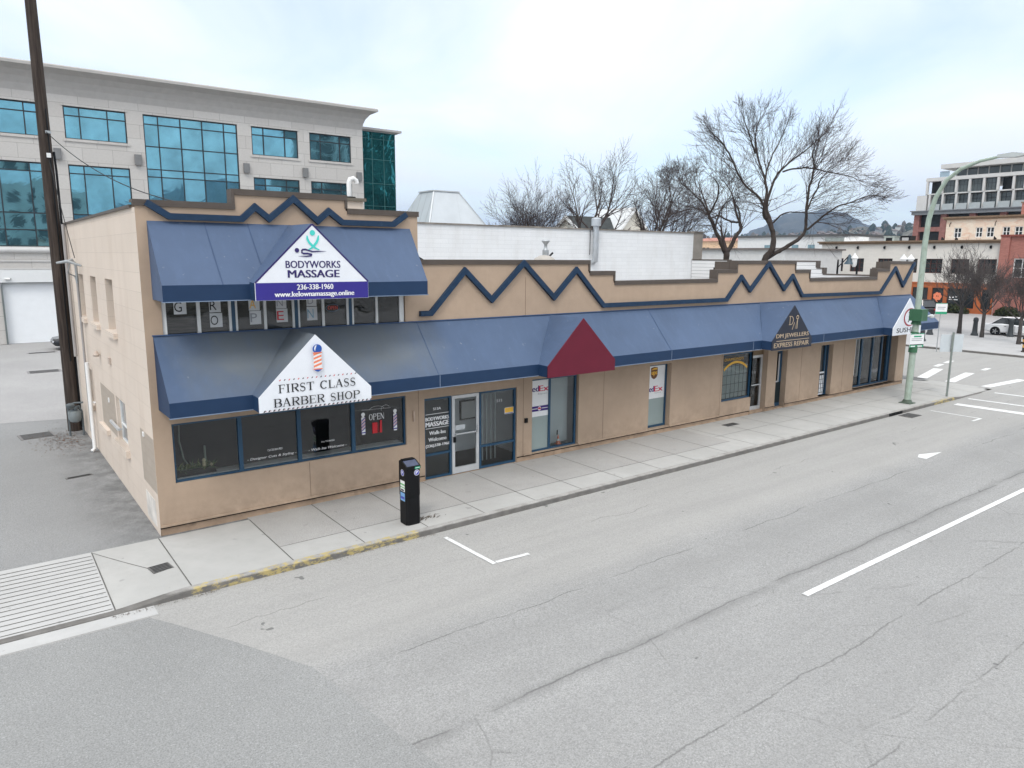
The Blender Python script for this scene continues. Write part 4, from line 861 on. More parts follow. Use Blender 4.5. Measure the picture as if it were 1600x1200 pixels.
for i, (c, a, b, z0, z1, k) in enumerate(LET):
    g = MB(); g.box(a, b, .070, .074, z0, z1, 0)
    dd = Decal(on_front(.070), .002); dd.text(c, a+.05, b-.05, z0+.05, z1-.05 if z1 < 5 else z1-.03, 1, .085)
    k0 = len(g.v); g.v += dd.lines[0].v; g.f += [[q+k0 for q in f] for f in dd.lines[0].f]; g.mi += dd.lines[0].mi; g.sm += dd.lines[0].sm
    o = g.build('letter_sheet', [plain('paper', (.66, .67, .68), .8), {'K': INKK, 'Y': YEL, 'G': GREYI, 'R': INKR, 'B': STEELB}[k]], None, fix=False)
    tag(o, LL.get(c+str(i)) or LL.get(c), 'paper sheet', 'letter sheets in the upper windows')

# ------------------------------------------------------------------ office block behind the alley
off = thing('office_building', 'pale stone office block with blue mirror glass and flared cornice', 'office', (10, 42, 0))
YO = 42.0
WX = [(-10.7, -7.0), (-5.95, -2.25), (-1.2, 2.5), (3.6, 7.35), (15.95, 19.6), (20.56, 24.13)]
ops = [(a, b, z0, z1, .22) for a, b in WX for z0, z1 in ((6.4, 11.88), (13.55, 15.66))]+[(8.42, 14.9, 6.4, 15.66, .22)]
mb = MB(); wall(mb, -26, 25.2, 6.2, 16.45, ops, lambda u, z, d: (u, YO+d, z), .22)
wall(mb, -26, 25.2, 0, 6.2, [(-.85, 4.2, -.1, 4.06, .5)], lambda u, z, d: (u, YO-.1+d, z), .5)
mb.box(-26, 25.2, YO+.25, YO+20, 0, 16.4)
for a, b in WX: mb.box(a-.12, b+.12, YO-.07, YO+.002, 13.38, 13.548); mb.box(a-.12, b+.12, YO-.05, YO+.002, 15.662, 15.8)
mb.build('wall', STONE, off)
mb = MB(); prof = [(0, 16.3), (.06, 16.75), (.22, 17.15), (.5, 17.5), (.95, 17.72), (1.02, 17.75), (1.02, 17.92), (.9, 18.0), (-.5, 18.02), (-.5, 16.3)]
vs = [p for o, z in prof for p in ((-26, YO-o, z), (25.2+o, YO-o, z), (25.2+o, YO+20, z))]; n = len(prof)
mb.add(vs, [(3*i+k, 3*i+k+1, 3*((i+1) % n)+k+1, 3*((i+1) % n)+k) for i in range(n) for k in (0, 1)], 0, False)
mb.build('cornice', plain('cornice_stone', (.42, .40, .38), .7, .08), off, fix=False)
mb = MB(); mb.lathe([(.19, 0), (.19, 51.2)], (-26, YO-.13, 6.16), 16, 0, (1, 0, 0)); mb.box(-26, 25.2, YO-.16, YO-.1, 5.42, 5.5); mb.box(-26, 25.2, YO-.16, YO-.1, 4.9, 4.97); mb.build('ledge', plain('ledge_stone', (.55, .54, .53), .7, .06), off)
def office_window(a, b, z0, z1, ms, ts):
    f = MB()
    for x in ms: f.box(x-.035, x+.035, YO+.06, YO+.16, z0, z1)
    for t in ts: f.box(a, b, YO+.065, YO+.16, t-.035, t+.035)
    f.box(a, a+.07, YO+.05, YO+.16, z0, z1); f.box(b-.07, b, YO+.05, YO+.16, z0, z1); f.box(a, b, YO+.055, YO+.16, z1-.09, z1); f.box(a, b, YO+.055, YO+.16, z0, z0+.06)
    f = f.build('window', plain('dark_mullion', (.03, .035, .04), .4), off); g = MB()
    xs = [a]+sorted(ms)+[b]; zs = [z0]+sorted(ts)+[z1]; rd = random.Random(int(a*10+z0))
    for p, q in zip(xs, xs[1:]):
        for c, e in zip(zs, zs[1:]):
            j = [rd.uniform(-.012, .012) for _ in range(3)]
            g.quad((p, YO+.12+j[0], c), (q, YO+.12+j[1], c), (q, YO+.12+j[2], e), (p, YO+.12+j[0]-j[1]+j[2], e))
    g.build('pane', OGLASS, f, fix=False)
for a, b in WX:
    for z0, z1 in ((6.4, 11.88), (13.55, 15.66)): office_window(a, b, z0, z1, [a+.93, a+2.6], [15.05] if z0 > 12 else [11.3, 8.6, 7.5])
office_window(8.42, 14.9, 6.4, 15.66, [9.39, 10.88, 12.37, 13.92], [15.01, 13.51, 11.94, 11.41, 9.3, 7.6])
for x in (-6.5, -1.75, 3.05, 7.9, 15.42, 20.08, 24.75):
    g = MB(); g.box(x-.22, x+.22, YO-.22, YO-.06, 12.15, 12.85); g.box(x-.12, x+.12, YO-.06, YO, 12.3, 12.7); g.build('wall_lamp', plain('grey_lamp_casing', (.2, .2, .2), .5), off)
g = MB(); g.box(-.8, 4.15, YO+.2, YO+.3, 0, 4.02)
for k in range(1, 7): g.box(-.78, 4.13, YO+.192, YO+.2, .57*k-.01, .57*k)
g.build('garage_door', plain('white_garage_door', (.80, .82, .84), .5, .03), off)
g = MB(); g.box(-.9, 4.25, YO-.16, YO-.1, 4.06, 4.88); g.box(-.9, -.8, YO-.15, YO+.2, 0, 4.06, 1); g.box(-.8, 4.2, YO-.12, YO+.2, 4.02, 4.059, 1); g.build('lintel', [plain('pale_lintel', (.70, .71, .71), .6, .03), plain('grey_steel_trim', (.15, .17, .17), .5)], off)
g = MB(); g.box(-.62, -.5, YO-.3, YO-.16, 4.28, 4.36); g.lathe([(.05, -.3), (.07, -.28), (.07, .0), (.04, .03)], (-.35, YO-.25, 4.3), 10, 0, (1, 0, 0)); g.lathe([(.05, 0), (.05, .03)], (-.31, YO-.25, 4.3), 10, 1, (1, 0, 0)); g.build('camera', [WHITEP, BLACKM], off)
g = MB(); g.box(25.21, 28.5, YO+.5, YO+10, 0, 16.35); g.build('glass_tower', TGLASS, off)
g = MB()
for z in (2.2, 4.4, 6.2, 8.2, 10.2, 12.1, 14.1, 15.8): g.box(25.22, 28.53, YO+.47, YO+10.02, z-.02, z+.02)
for x in (26.3, 27.4, 28.48): g.box(x-.02, x+.02, YO+.465, YO+.5, 0, 16.3)
g.build('tower_mullion', plain('tower_mullion_paint', (.05, .14, .14), .4), off)
g = MB(); g.box(25.21, 28.95, YO+.05, YO+10.5, 16.45, 16.62); g.box(25.21, 28.7, YO+.3, YO+10.3, 16.351, 16.45); g.build('tower_roof', plain('tower_eave', (.40, .38, .37), .6), off)

# ------------------------------------------------------------------ white block building beyond the low roof
wb = thing('block_building', 'windowless white painted block building rising behind the tan parapet', 'building', (20, 13, 0))
mb = MB(); mb.box(6.6, 33.1, 13.05, 21, 0, 7.42); mb.build('wall', WBRICK, wb)
mb = MB(); mb.box(33.1, 33.95, 13.02, 21, 0, 7.5); mb.build('pilaster', GREYP, wb)
mb = MB(); rd = random.Random(3); x = 6.55
while x < 33.1:
    q = min(33.1, x+rd.uniform(.8, 2.2)); h = rd.uniform(.05, .075); mb.box(x, q-.02, 12.98, 13.4, 7.42, 7.42+h); x = q
mb.box(33.05, 34.0, 12.95, 13.5, 7.5, 7.56); mb.build('coping', WCAP, wb)
mb = MB(); mb.tube([(24.7, 12.8, 7.7), (24.7, 12.8, 6.0), (24.7, 12.82, 5.8), (24.7, 13.0, 5.7)], .16, 14, 0); mb.lathe([(.16, 7.6), (.26, 7.62), (.26, 8.0), (.22, 8.03), (.1, 8.06)], (24.7, 12.8, 0), 18, 0); mb.tube([(24.42, 12.95, 7.4), (24.42, 12.95, 6.2), (24.36, 12.9, 6.1)], .02, 5, 1); mb.build('flue_pipe', [plain('galvanised_flue', (.55, .58, .61), .38, .12, 4, 30, 0, .5, .6), BLACKM], wb)

# metal hip roof with a flat top
hr = thing('metal_roof_pavilion', 'pale sheet metal pyramid roof with a cut flat top', 'roof', (27, 32, 0))
A = [(23.9, 29.3, 7.1), (30.2, 29.3, 7.1), (30.2, 35.5, 7.1), (23.9, 35.5, 7.1)]; T = [(25.1, 30.3, 10.62), (27.2, 30.3, 10.62), (27.2, 32.4, 10.62), (25.1, 32.4, 10.62)]
mb = MB(); mb.add(A+T, [(0, 1, 5, 4)], 1); mb.add(A+T, [(1, 2, 6, 5), (2, 3, 7, 6), (3, 0, 4, 7), (4, 5, 6, 7)], 0); mb.build('roof', [ROOFM_Y, ROOFM_X], hr, fix=False)
mb = MB(); mb.bar(A[0], T[0], .1, .1); mb.bar((25.05, 30.27, 10.64), (27.25, 30.27, 10.64), .1, .08); mb.bar((25.05, 30.2, 10.64), (25.05, 32.4, 10.64), .1, .08); mb.bar(A[1], T[1], .08, .08); mb.build('ridge_cap', plain('ridge_metal', (.55, .57, .58), .4, .05, 4, 40, 0, .5, .3), hr)
mb = MB(); mb.box(24, 30.1, 29.4, 35.4, 0, 7.1); mb.build('wall', GREYP, hr)
# two gabled houses
def gable(name, label, c, lx, ly, ze, zr, axis, wallm, roofm, trim=None):
    h = thing(name, label, 'house', (c[0], c[1], 0)); x, y = c; mb = MB(); a, b = lx/2, ly/2
    prof = [(-b, 0), (b, 0), (b, ze), (0, zr), (-b, ze)] if axis == 'x' else [(-a, 0), (a, 0), (a, ze), (0, zr), (-a, ze)]
    if axis == 'x': mb.prism([(y+p, z) for p, z in prof], 'yz', x-a, x+a)
    else: mb.prism([(x+p, z) for p, z in prof], 'xz', y-b, y+b)
    mb.build('wall', wallm, h); mb = MB(); o = .3
    s = b if axis == 'x' else a; e = (zr-ze)/s; w_ = s+o
    for sg in (-1, 1):
        q = [(0, zr+.03), (sg*w_, zr-e*w_+.03), (sg*w_, zr-e*w_+.16), (0, zr+.18)]
        if axis == 'x': mb.prism([(y+p, z) for p, z in q], 'yz', x-a-o, x+a+o)
        else: mb.prism([(x+p, z) for p, z in q], 'xz', y-b-o, y+b+o)
    mb.build('roof', roofm, h)
    if trim:
        mb = MB()
        for sg in (-1, 1):
            q = [(0, zr-.2), (sg*w_, zr-e*w_-.2), (sg*w_, zr-e*w_+.2), (0, zr+.22)]
            if axis == 'x': mb.prism([(y+p, z) for p, z in q], 'yz', x-a-o-.06, x-a-o)
            else: mb.prism([(x+p, z) for p, z in q], 'xz', y-b-o-.06, y-b-o)
        mb.build('barge_board', trim, h)
CREAMW = plain('cream_render', (.70, .66, .58), .8, .06)
gable('gabled_house', 'cream gabled house with a dark shingle roof behind the white wall', (51.7, 41.6), 7.6, 3.2, 8.9, 10.0, 'x', CREAMW, SHINGLE, WHITEP)
gable('gabled_house', 'taller cream gable with broad white barge boards beside the shingle roof', (54.9, 41.6), 4.2, 5, 8.7, 11.0, 'y', CREAMW, plain('white_roof', (.62, .63, .63), .7), WHITEP)

# ------------------------------------------------------------------ buildings across the cross street
CREAM = block('cream_painted_brick', (.69, .655, .60), 'y', .6, .2, (.6, .57, .53), .006, .03, .1)
BRN = plain('brown_cornice', (.20, .135, .085), .7, .2)
DKRED = plain('dark_red_frame', (.07, .022, .018), .5)
REDB = block('red_brick', (.36, .14, .11), 'y', .23, .075, (.34, .2, .17), .008, .15, .15)
ORNG = plain('orange_shopfront', (.43, .125, .045), .5, .15)
def west_window(parent, X, y0, y1, z0, z1, m, pane=FARGLASS, mull=1, tr=1):
    f = MB(); w_ = .09
    f.box(X-.03, X+.1, y0, y0+w_, z0, z1); f.box(X-.03, X+.1, y1-w_, y1, z0, z1); f.box(X-.029, X+.1, y0+w_, y1-w_, z0, z0+w_); f.box(X-.029, X+.1, y0+w_, y1-w_, z1-w_, z1)
    for k in range(mull): yy = y0+(y1-y0)*(k+1)/(mull+1); f.box(X-.02, X+.1, yy-.04, yy+.04, z0+w_, z1-w_)
    for k in range(tr): zz = z0+(z1-z0)*(k+1)/(tr+1); f.box(X-.015, X+.1, y0+w_, y1-w_, zz-.03, zz+.03)
    f = f.build('window', m, parent); g = MB(); g.quad((X+.05, y0, z0), (X+.05, y1, z0), (X+.05, y1, z1), (X+.05, y0, z1)); g.build('pane', pane, f, fix=False)
cr = thing('shop_building', 'cream two storey brick building with orange shopfront and brown cornice', 'building', (93, 25, 0))
CW = [(33.0, 34.8), (30.35, 32.1), (26.85, 28.6), (23.95, 25.8), (21.2, 23.2), (18.4, 20.3), (15.7, 17.55)]
mb = MB(); wall(mb, 15.4, 36.05, 0, 7.75, [(a, b, 4.38, 6.02, .25) for a, b in CW]+[(15.6, 24.6, -.1, 3.3, .3)], lambda u, z, d: (87+d, u, z), .25)
mb.quad((87, 36.05, 0), (99, 36.05, 0), (99, 36.05, 7.75), (87, 36.05, 7.75)); mb.quad((87.3, 15.4, 7.3), (99, 15.4, 7.3), (99, 36, 7.3), (87.3, 36, 7.3)); mb.build('wall', CREAM, cr)
mb = MB(); mb.box(86.7, 87.4, 15.41, 36.35, 7.751, 7.95); mb.box(86.55, 87.4, 15.41, 36.5, 7.951, 8.12); mb.build('cornice', BRN, cr)
for a, b in CW: west_window(cr, 87.18, a, b, 4.38, 6.02, DKRED, mull=2, tr=2)
for y in (34.0, 31.2, 27.9, 25.0, 22.2, 19.3, 16.4):
    g = MB(); g.box(86.85, 87, y-.08, y+.08, 7.15, 7.5); g.lathe([(.05, 0), (.1, .1), (.06, .28)], (86.75, y, 7.2), 8); g.build('wall_lamp', BLACKM, cr)
g = MB()
for a, b, c, e in ((15.6, 15.85, 0, 3.3), (16.8, 17.5, 0, 3.3), (20.35, 20.75, 0, 3.3), (22.0, 22.45, 0, 3.3), (24.2, 24.6, 0, 3.3)): g.box(87.0, 87.2, a, b, c, e)
for a, b in ((15.85, 16.8), (17.5, 20.35), (20.75, 22.0), (22.45, 24.2)): g.box(87.02, 87.2, a, b, 2.72, 3.3); g.box(87.03, 87.2, a, b, 0, .55)
g.box(86.93, 87.05, 15.6, 24.6, 3.22, 3.34)
sf = g.build('shopfront', ORNG, cr)
g = MB(); g.quad((87.15, 15.7, .5), (87.15, 24.5, .5), (87.15, 24.5, 2.8), (87.15, 15.7, 2.8)); g.build('pane', FARGLASS, sf, fix=False)
d = Decal(lambda x, z, e: (87.12-e, -x, z), .01)
for k in range(7):
    a = 2*math.pi*k/7; d.disc(-21.4+.3*math.cos(a), 1.75+.3*math.sin(a), .19, 1, n=10)
for pts in ([(-21.6, 1.5), (-21.45, 1.2), (-21.3, 1.15)], [(-21.55, 1.7), (-21.3, 1.62)], [(-21.4, 1.95), (-21.35, 1.4)]): d.ribbon(pts, .09, 1)
d.rect(-20.1, -19.9, 1.6, 1.85, 0); d.rect(-19.8, -19.65, 1.65, 1.8, 0); d.rect(-19.5, -19.3, 1.72, 1.85, 0); d.rect(-20.15, -19.2, 1.42, 1.5, 0); d.build('emblem', [INKW, INKO], sf)
rb_ = thing('brick_building', 'red brick building with pilaster standing right of the cream shops', 'building', (93, 8, 0))
mb = MB(); wall(mb, 3, 15.4, 0, 8.4, [(12.4, 14.0, 4.1, 6.1, .2), (8, 10, 4.1, 6.1, .2)], lambda u, z, d: (86.7+d, u, z), .2); mb.box(86.5, 86.7, 14.5, 15.38, 0, 8.55); mb.box(86.95, 99, 3, 15.39, 0, 8.3); mb.build('wall', REDB, rb_)
for a in (12.4, 8): west_window(rb_, 86.8, a, a+1.6 if a > 9 else 10, 4.1, 6.1, WHITEP)
mb = MB(); mb.box(86.42, 86.98, 3, 15.42, 8.401, 8.6); mb.build('coping', plain('red_coping', (.22, .06, .045), .8), rb_)
# paler brick storey set back on top
sb = thing('brick_building', 'mottled salmon and cream brick building with a brown cornice above the roof deck', 'building', (106, 17, 0))
n_ = NT('mottled_salmon_brick'); xx, yy, zz = n_.xyz()
bt = n_.node('ShaderNodeTexBrick', {'Vector': n_.comb(yy, zz), 'Color1': (.62, .40, .29, 1), 'Color2': (.68, .58, .47, 1), 'Mortar': (.6, .52, .45, 1), 'Scale': 1.0, 'Mortar Size': .01, 'Brick Width': .5, 'Row Height': .16})
SALM = n_.fin(n_.mix(n_.ramp(n_.noise(.55, 6, rough=.7), .4, .62), bt.outputs[0], (.68, .60, .50)), .85, .2)
SW = [(24.76, 25.67), (22.33, 23.13), (21.04, 21.9), (19.3, 20.13), (17.96, 18.84), (15.6, 16.5), (13.9, 14.8)]
mb = MB(); wall(mb, 8, 26.65, 0, 10.95, [(a, b, 8.72, 9.97, .2) for a, b in SW], lambda u, z, d: (100+d, u, z), .2); mb.quad((100, 26.65, 0), (112, 26.65, 0), (112, 26.65, 10.95), (100, 26.65, 10.95)); mb.quad((100.2, 8, 10.9), (112, 8, 10.9), (112, 26.6, 10.9), (100.2, 26.6, 10.9)); mb.build('wall', SALM, sb)
mb = MB(); mb.box(99.75, 100.4, 8, 26.9, 10.951, 11.15); mb.box(99.6, 100.4, 8, 27.05, 11.151, 11.35); mb.build('cornice', BRN, sb)
for a, b in SW: west_window(sb, 100.14, a, b, 8.72, 9.97, WHITEP)
for y in (26.1, 20.9): 
    g = MB(); g.bar((99.7, y, 10.4), (100, y, 10.7), .06, .06); g.bar((99.7, y, 10.4), (99.7, y, 10.1), .08, .08); g.build('wall_lamp', BLACKM, sb)
bb = thing('brick_building', 'plain red brick block on the roof line at the right edge', 'building', (110, 14, 0)); mb = MB(); mb.box(106, 116, 6, 20.4, 0, 13.1); mb.build('wall', REDB, bb); mb = MB(); mb.box(105.9, 116, 6, 20.5, 13.101, 13.25); mb.build('coping', BRN, bb)
# roof deck furniture
for i, (y, lab, kind) in enumerate(((34.2, 'long white roof unit lying behind the brown cornice', 'w'), (29.6, 'pale roof unit with a dark louvre behind the brown cornice', 'g'), (27.6, 'boxy dark roof unit beside the green pole', 'd'))):
    t = thing('roof_unit', lab, 'roof unit', (92, y, 7.3)); g = MB(); g.box(91.3, 92.7, y-(1.3 if kind == 'w' else .6), y+(1.3 if kind == 'w' else .6), 7.3, 8.75); g.box(91.28, 91.3, y-.4, y+.4, 7.9, 8.6, 1); g.box(91.2, 92.8, y-.7, y+.7, 8.751, 8.8); g.build('casing', {'w': [WHITEP, WHITEP], 'g': [plain('pale_green_casing', (.45, .5, .47), .6), BLACKM], 'd': [BLACKM, plain('grey_louvre', (.4, .4, .4), .6)]}[kind], t)
for i, (y, lab) in enumerate(((24.6, 'dark deck chair on the roof terrace nearest the green pole'), (22.9, 'dark deck chair on the roof terrace under the small window'), (21.4, 'dark deck chair on the roof terrace below the paired windows'), (17.4, 'dark deck chair leaning by the right hand terrace windows'))):
    t = thing('deck_chair', lab, 'chair', (90, y, 7.3), 0, 'chairs on the roof terrace'); g = MB(); g.box(89.5, 90.3, y-.35, y+.35, 7.62, 7.72); g.build('seat', BLACKM, t)
    g = MB(); g.bar((90.3, y, 7.7), (90.55, y, 8.45), .7, .06, 0, (0, 1, 0)); g.build('backrest', BLACKM, t)
    for sx, sy in ((89.55, -.3), (89.55, .3), (90.25, -.3), (90.25, .3)): g = MB(); g.box(sx-.03, sx+.03, y+sy-.03, y+sy+.03, 7.3, 7.62); g.build('leg', BLACKM, t)
# condominium
cd = thing('apartment_building', 'terraced white apartment block with glass balconies on a red brick base', 'building', (138, 32, 0))
CW1 = plain('white_render', (.60, .59, .57), .7, .05); CDG = plain('condo_glass', (.09, .105, .105), .1, .3, .5, 3, 0, .6); CDK = plain('condo_dark', (.02, .022, .022), .4)
PBRK = plain('pinkish_brick', (.30, .14, .12), .85, .2)
g = MB()
for y in (43.9, 39.6, 35.2, 30.8): g.box(129.6, 130.6, y-.45, y+.45, 0, 13.4)
g.box(129.7, 130.5, 28, 44.2, 10.6, 11.35); g.box(129.7, 130.5, 28, 44.2, 7.4, 8.2); g.box(130.4, 148, 28, 44.1, 0, 13.4, 1); g.build('brick_base', [PBRK, CDK], cd)
g = MB(); g.box(129.0, 149, 27, 44.6, 13.4, 13.95); g.box(128.8, 149, 27, 44.8, 13.951, 14.1); g.build('cornice', plain('grey_band', (.20, .21, .22), .6), cd)
g = MB(); g.box(131.5, 148, 26, 43.4, 14.1, 16.6); g.box(130.6, 148, 26, 43.3, 16.75, 16.95); g.box(130.4, 148, 26, 43.35, 18.98, 19.55)
for y in (42.6, 40.5, 38.4, 36.4, 34.3, 32.2, 30.1, 28.0): g.box(130.6, 130.95, y-.16, y+.16, 14.1, 16.75)
for y in (43.1, 40.7, 38.5, 36.5, 34.4, 32.35, 30.2, 28.6, 27.0): g.box(130.45, 130.85, y-.17, y+.17, 16.95, 18.98)
g.box(130.5, 131.5, 43.0, 44.6, 14.1, 16.7); g.build('wall', CW1, cd)
for i in range(8):
    y1 = (42.6, 40.5, 38.4, 36.4, 34.3, 32.2, 30.1, 28.0)[i]; y0 = y1-1.75
    f = MB(); f.box(131.4, 131.5, y0, y1-.16, 14.2, 16.55); f.box(131.36, 131.4, (y0+y1)/2-.04, (y0+y1)/2+.04, 14.2, 16.55, 1); f.box(131.35, 131.4, y0, y1-.16, 15.8, 15.88, 1); f.build('window', [CDG, CDK], cd)
    f = MB(); f.box(130.3, 130.34, y0-.1, y1-.2, 14.15, 15.15); f.build('balcony_glass', plain('pale_balcony_glass', (.42, .45, .45), .2, .1, 1, 9, 0, .5), cd)
for i in range(8):
    y1 = (43.1, 40.7, 38.5, 36.5, 34.4, 32.35, 30.2, 28.6)[i]; y0 = (40.7, 38.5, 36.5, 34.4, 32.35, 30.2, 28.6, 27.0)[i]
    f = MB(); xd = 131.9 if i in (0, 5) else 130.9; f.box(xd, xd+.1, y0+.17, y1-.17, 16.96, 18.97, 1 if i in (0, 5) else 0)
    for k in range(1, 4): f.box(xd-.03, xd, y0+(y1-y0)*k/4-.02, y0+(y1-y0)*k/4+.02, 16.96, 18.97, 1)
    f.box(xd-.028, xd, y0+.17, y1-.17, 18.1, 18.16, 1); f.build('window', [CDG, CDK], cd)
g = MB(); g.box(132.4, 147, 25, 39.5, 19.4, 20.95, 0); 
for k in range(9): g.box(132.34, 132.4, 39.3-1.6*k, 39.45-1.6*k, 19.6, 20.9, 1)
g.build('penthouse', [CDG, CW1], cd)
g = MB(); g.add([(130.2, 24, 20.9), (130.2, 41.1, 20.9), (148, 41.1, 20.9), (148, 24, 20.9), (130.2, 24, 21.75), (130.2, 41.1, 21.6), (148, 41.1, 21.6), (148, 24, 21.75)], [(0, 3, 2, 1), (4, 5, 6, 7), (0, 1, 5, 4), (1, 2, 6, 5), (2, 3, 7, 6), (3, 0, 4, 7)]); g.build('roof', CW1, cd)
g = MB(); g.box(130.6, 130.64, 39.8, 41.3, 19.6, 20.5); g.build('roof_glass', plain('blue_balcony_glass', (.35, .45, .52), .2), cd)
# white commercial buildings beyond the trees
fw = thing('white_building', 'long low white building with a dark flat roof beyond the bare trees', 'building', (106, 48, 0))
mb = MB(); mb.box(100, 114, 39.3, 58.5, 0, 9.2); mb.build('wall', plain('off_white_wall', (.66, .66, .65), .8, .06), fw)
mb = MB(); mb.box(99.7, 114.2, 39.0, 58.8, 9.201, 9.5); mb.build('roof', plain('dark_flat_roof', (.10, .10, .10), .8), fw)
for y in (52.3, 47.5, 44.8):
    g = MB(); g.box(99.93, 100, y, y+1.1, 6.3, 8.0); g.build('window', plain('bluish_window', (.2, .3, .34), .2, .3), fw)
g = MB(); g.box(99.9, 99.99, 39.3, 43.2, 6.8, 9.0); g.build('garage_panel', plain('greenish_panel', (.33, .36, .34), .7, .2), fw)
o2 = thing('apricot_building', 'apricot rendered building with paired dark windows glimpsed between trunks', 'building', (128, 75, 0))
mb = MB(); mb.box(120, 134, 69, 84, 0, 9.3); mb.build('wall', plain('apricot_render', (.72, .50, .33), .8, .12), o2); mb = MB(); mb.add([(119.6, 68.6, 9.3), (134.4, 68.6, 9.3), (134.4, 84.4, 9.3), (119.6, 84.4, 9.3), (122, 71, 10.0), (132, 71, 10.0), (132, 82, 10.0), (122, 82, 10.0)], [(0, 1, 5, 4), (1, 2, 6, 5), (2, 3, 7, 6), (3, 0, 4, 7), (4, 5, 6, 7)]); mb.build('roof', plain('pink_tile_roof', (.45, .22, .17), .8, .2), o2)
for y in (80.9, 79.9, 76.4, 75.3, 71.4):
    g = MB(); g.box(119.93, 120, y, y+.6, 6.4, 8.0); g.build('window', CDK, o2)
gr = thing('low_building', 'low grey flat roofed building just beyond the stepped parapet', 'building', (75, 36, 0)); mb = MB(); mb.box(70, 82, 30.5, 42, 0, 6.9); mb.build('wall', plain('pale_grey_wall', (.58, .58, .57), .8, .08), gr); mb = MB(); mb.box(69.7, 82.3, 30.2, 42.3, 6.901, 7.1); mb.build('roof', plain('grey_brown_roof', (.16, .14, .13), .9), gr)

# ------------------------------------------------------------------ far hills and town
def terrain(name, prof, d0, dc, d1, m, amp, seed, nr=26, sub=6):
    rd = random.Random(seed); az = []; el = []
    for (a, e), (b, f) in zip(prof, prof[1:]):
        for k in range(sub): t = k/sub; t2 = t*t*(3-2*t)*.4+t*.6; az.append(a+(b-a)*t); el.append(e+(f-e)*t2)
    az.append(prof[-1][0]); el.append(prof[-1][1]); mb = MB(); vs = []
    ph = [rd.uniform(0, 9) for _ in range(8)]
    for j in range(nr+1):
        d = d0+(dc-d0)*j/(nr*.75) if j <= nr*.75 else dc+(d1-dc)*(j-nr*.75)/(nr*.25)
        for a, e in zip(az, el):
            H = 6+e*dc; s = (d-d0)/(dc-d0); pr = (max(0, s)**1.25) if s <= 1 else max(0, 1-(d-dc)/(d1-dc))**1.5
            nz_ = sum(math.sin(a*(2.1+1.7*i)+ph[i]+d*.003*(1+i*.6))*(1/(1+i)) for i in range(6))*amp*pr*min(1, 3*abs(1-s)+.12)
            z = -.6+H*pr+nz_; vs.append((d*math.sin(R(a))+rd.uniform(-4, 4), d*math.cos(R(a))+rd.uniform(-4, 4), z+rd.uniform(0, amp*.12)*pr))
    n = len(az); mb.add(vs, [(j*n+i, j*n+i+1, (j+1)*n+i+1, (j+1)*n+i) for j in range(nr) for i in range(n-1)], 0, True)
    o = mb.build(name, m, None, 180, True); o['kind'] = 'structure'; return o
def hillmat(name, a, b):
    n = NT(name); c = n.mix(n.ramp(n.noise(.012, 9, rough=.7), .38, .6), a, b); c = n.mix(n.math('MULTIPLY', n.ramp(n.noise(.06, 6, rough=.75), .42, .62), .7), c, tone(a, .45)); return n.fin(c, .95, .1)
HILLM = hillmat('wooded_hillside', (.045, .06, .075), (.105, .11, .115)); HILLL = hillmat('dry_hillside', (.10, .10, .085), (.19, .175, .14))
terrain('hill', [(53.0, .02), (54.6, .0285), (55.6, .0400), (56.6, .0485), (57.5, .0560), (58.6, .0588), (59.8, .0602), (60.6, .0578), (61.3, .0572), (61.9, .0524), (62.4, .0462), (62.9, .0400), (63.7, .0350), (65, .024), (67, .01)], 900, 2600, 3600, HILLM, 16, 5)
terrain('hill', [(22, .012), (35, .015), (44, .018), (48, .021), (51.3, .0245), (53.8, .0262), (57, .028), (60, .030), (61.8, .034), (62.9, .0395), (63.7, .0392), (64.3, .0405), (65.1, .0392), (66.3, .0392), (68.8, .0399), (71.6, .0426), (76, .04), (84, .03), (95, .012)], 420, 1350, 2200, HILLL, 5, 9)
terrain('mountain', [(182, .03), (177.7, .0349), (173.4, .0445), (168.8, .0622), (166.3, .0737), (164.3, .0881), (163.0, .0991), (162.0, .0921), (161.1, .088), (159.8, .0816), (154.7, .0571), (148, .03), (140, .01)], 1200, 3000, 4200, HILLM, 22, 11)
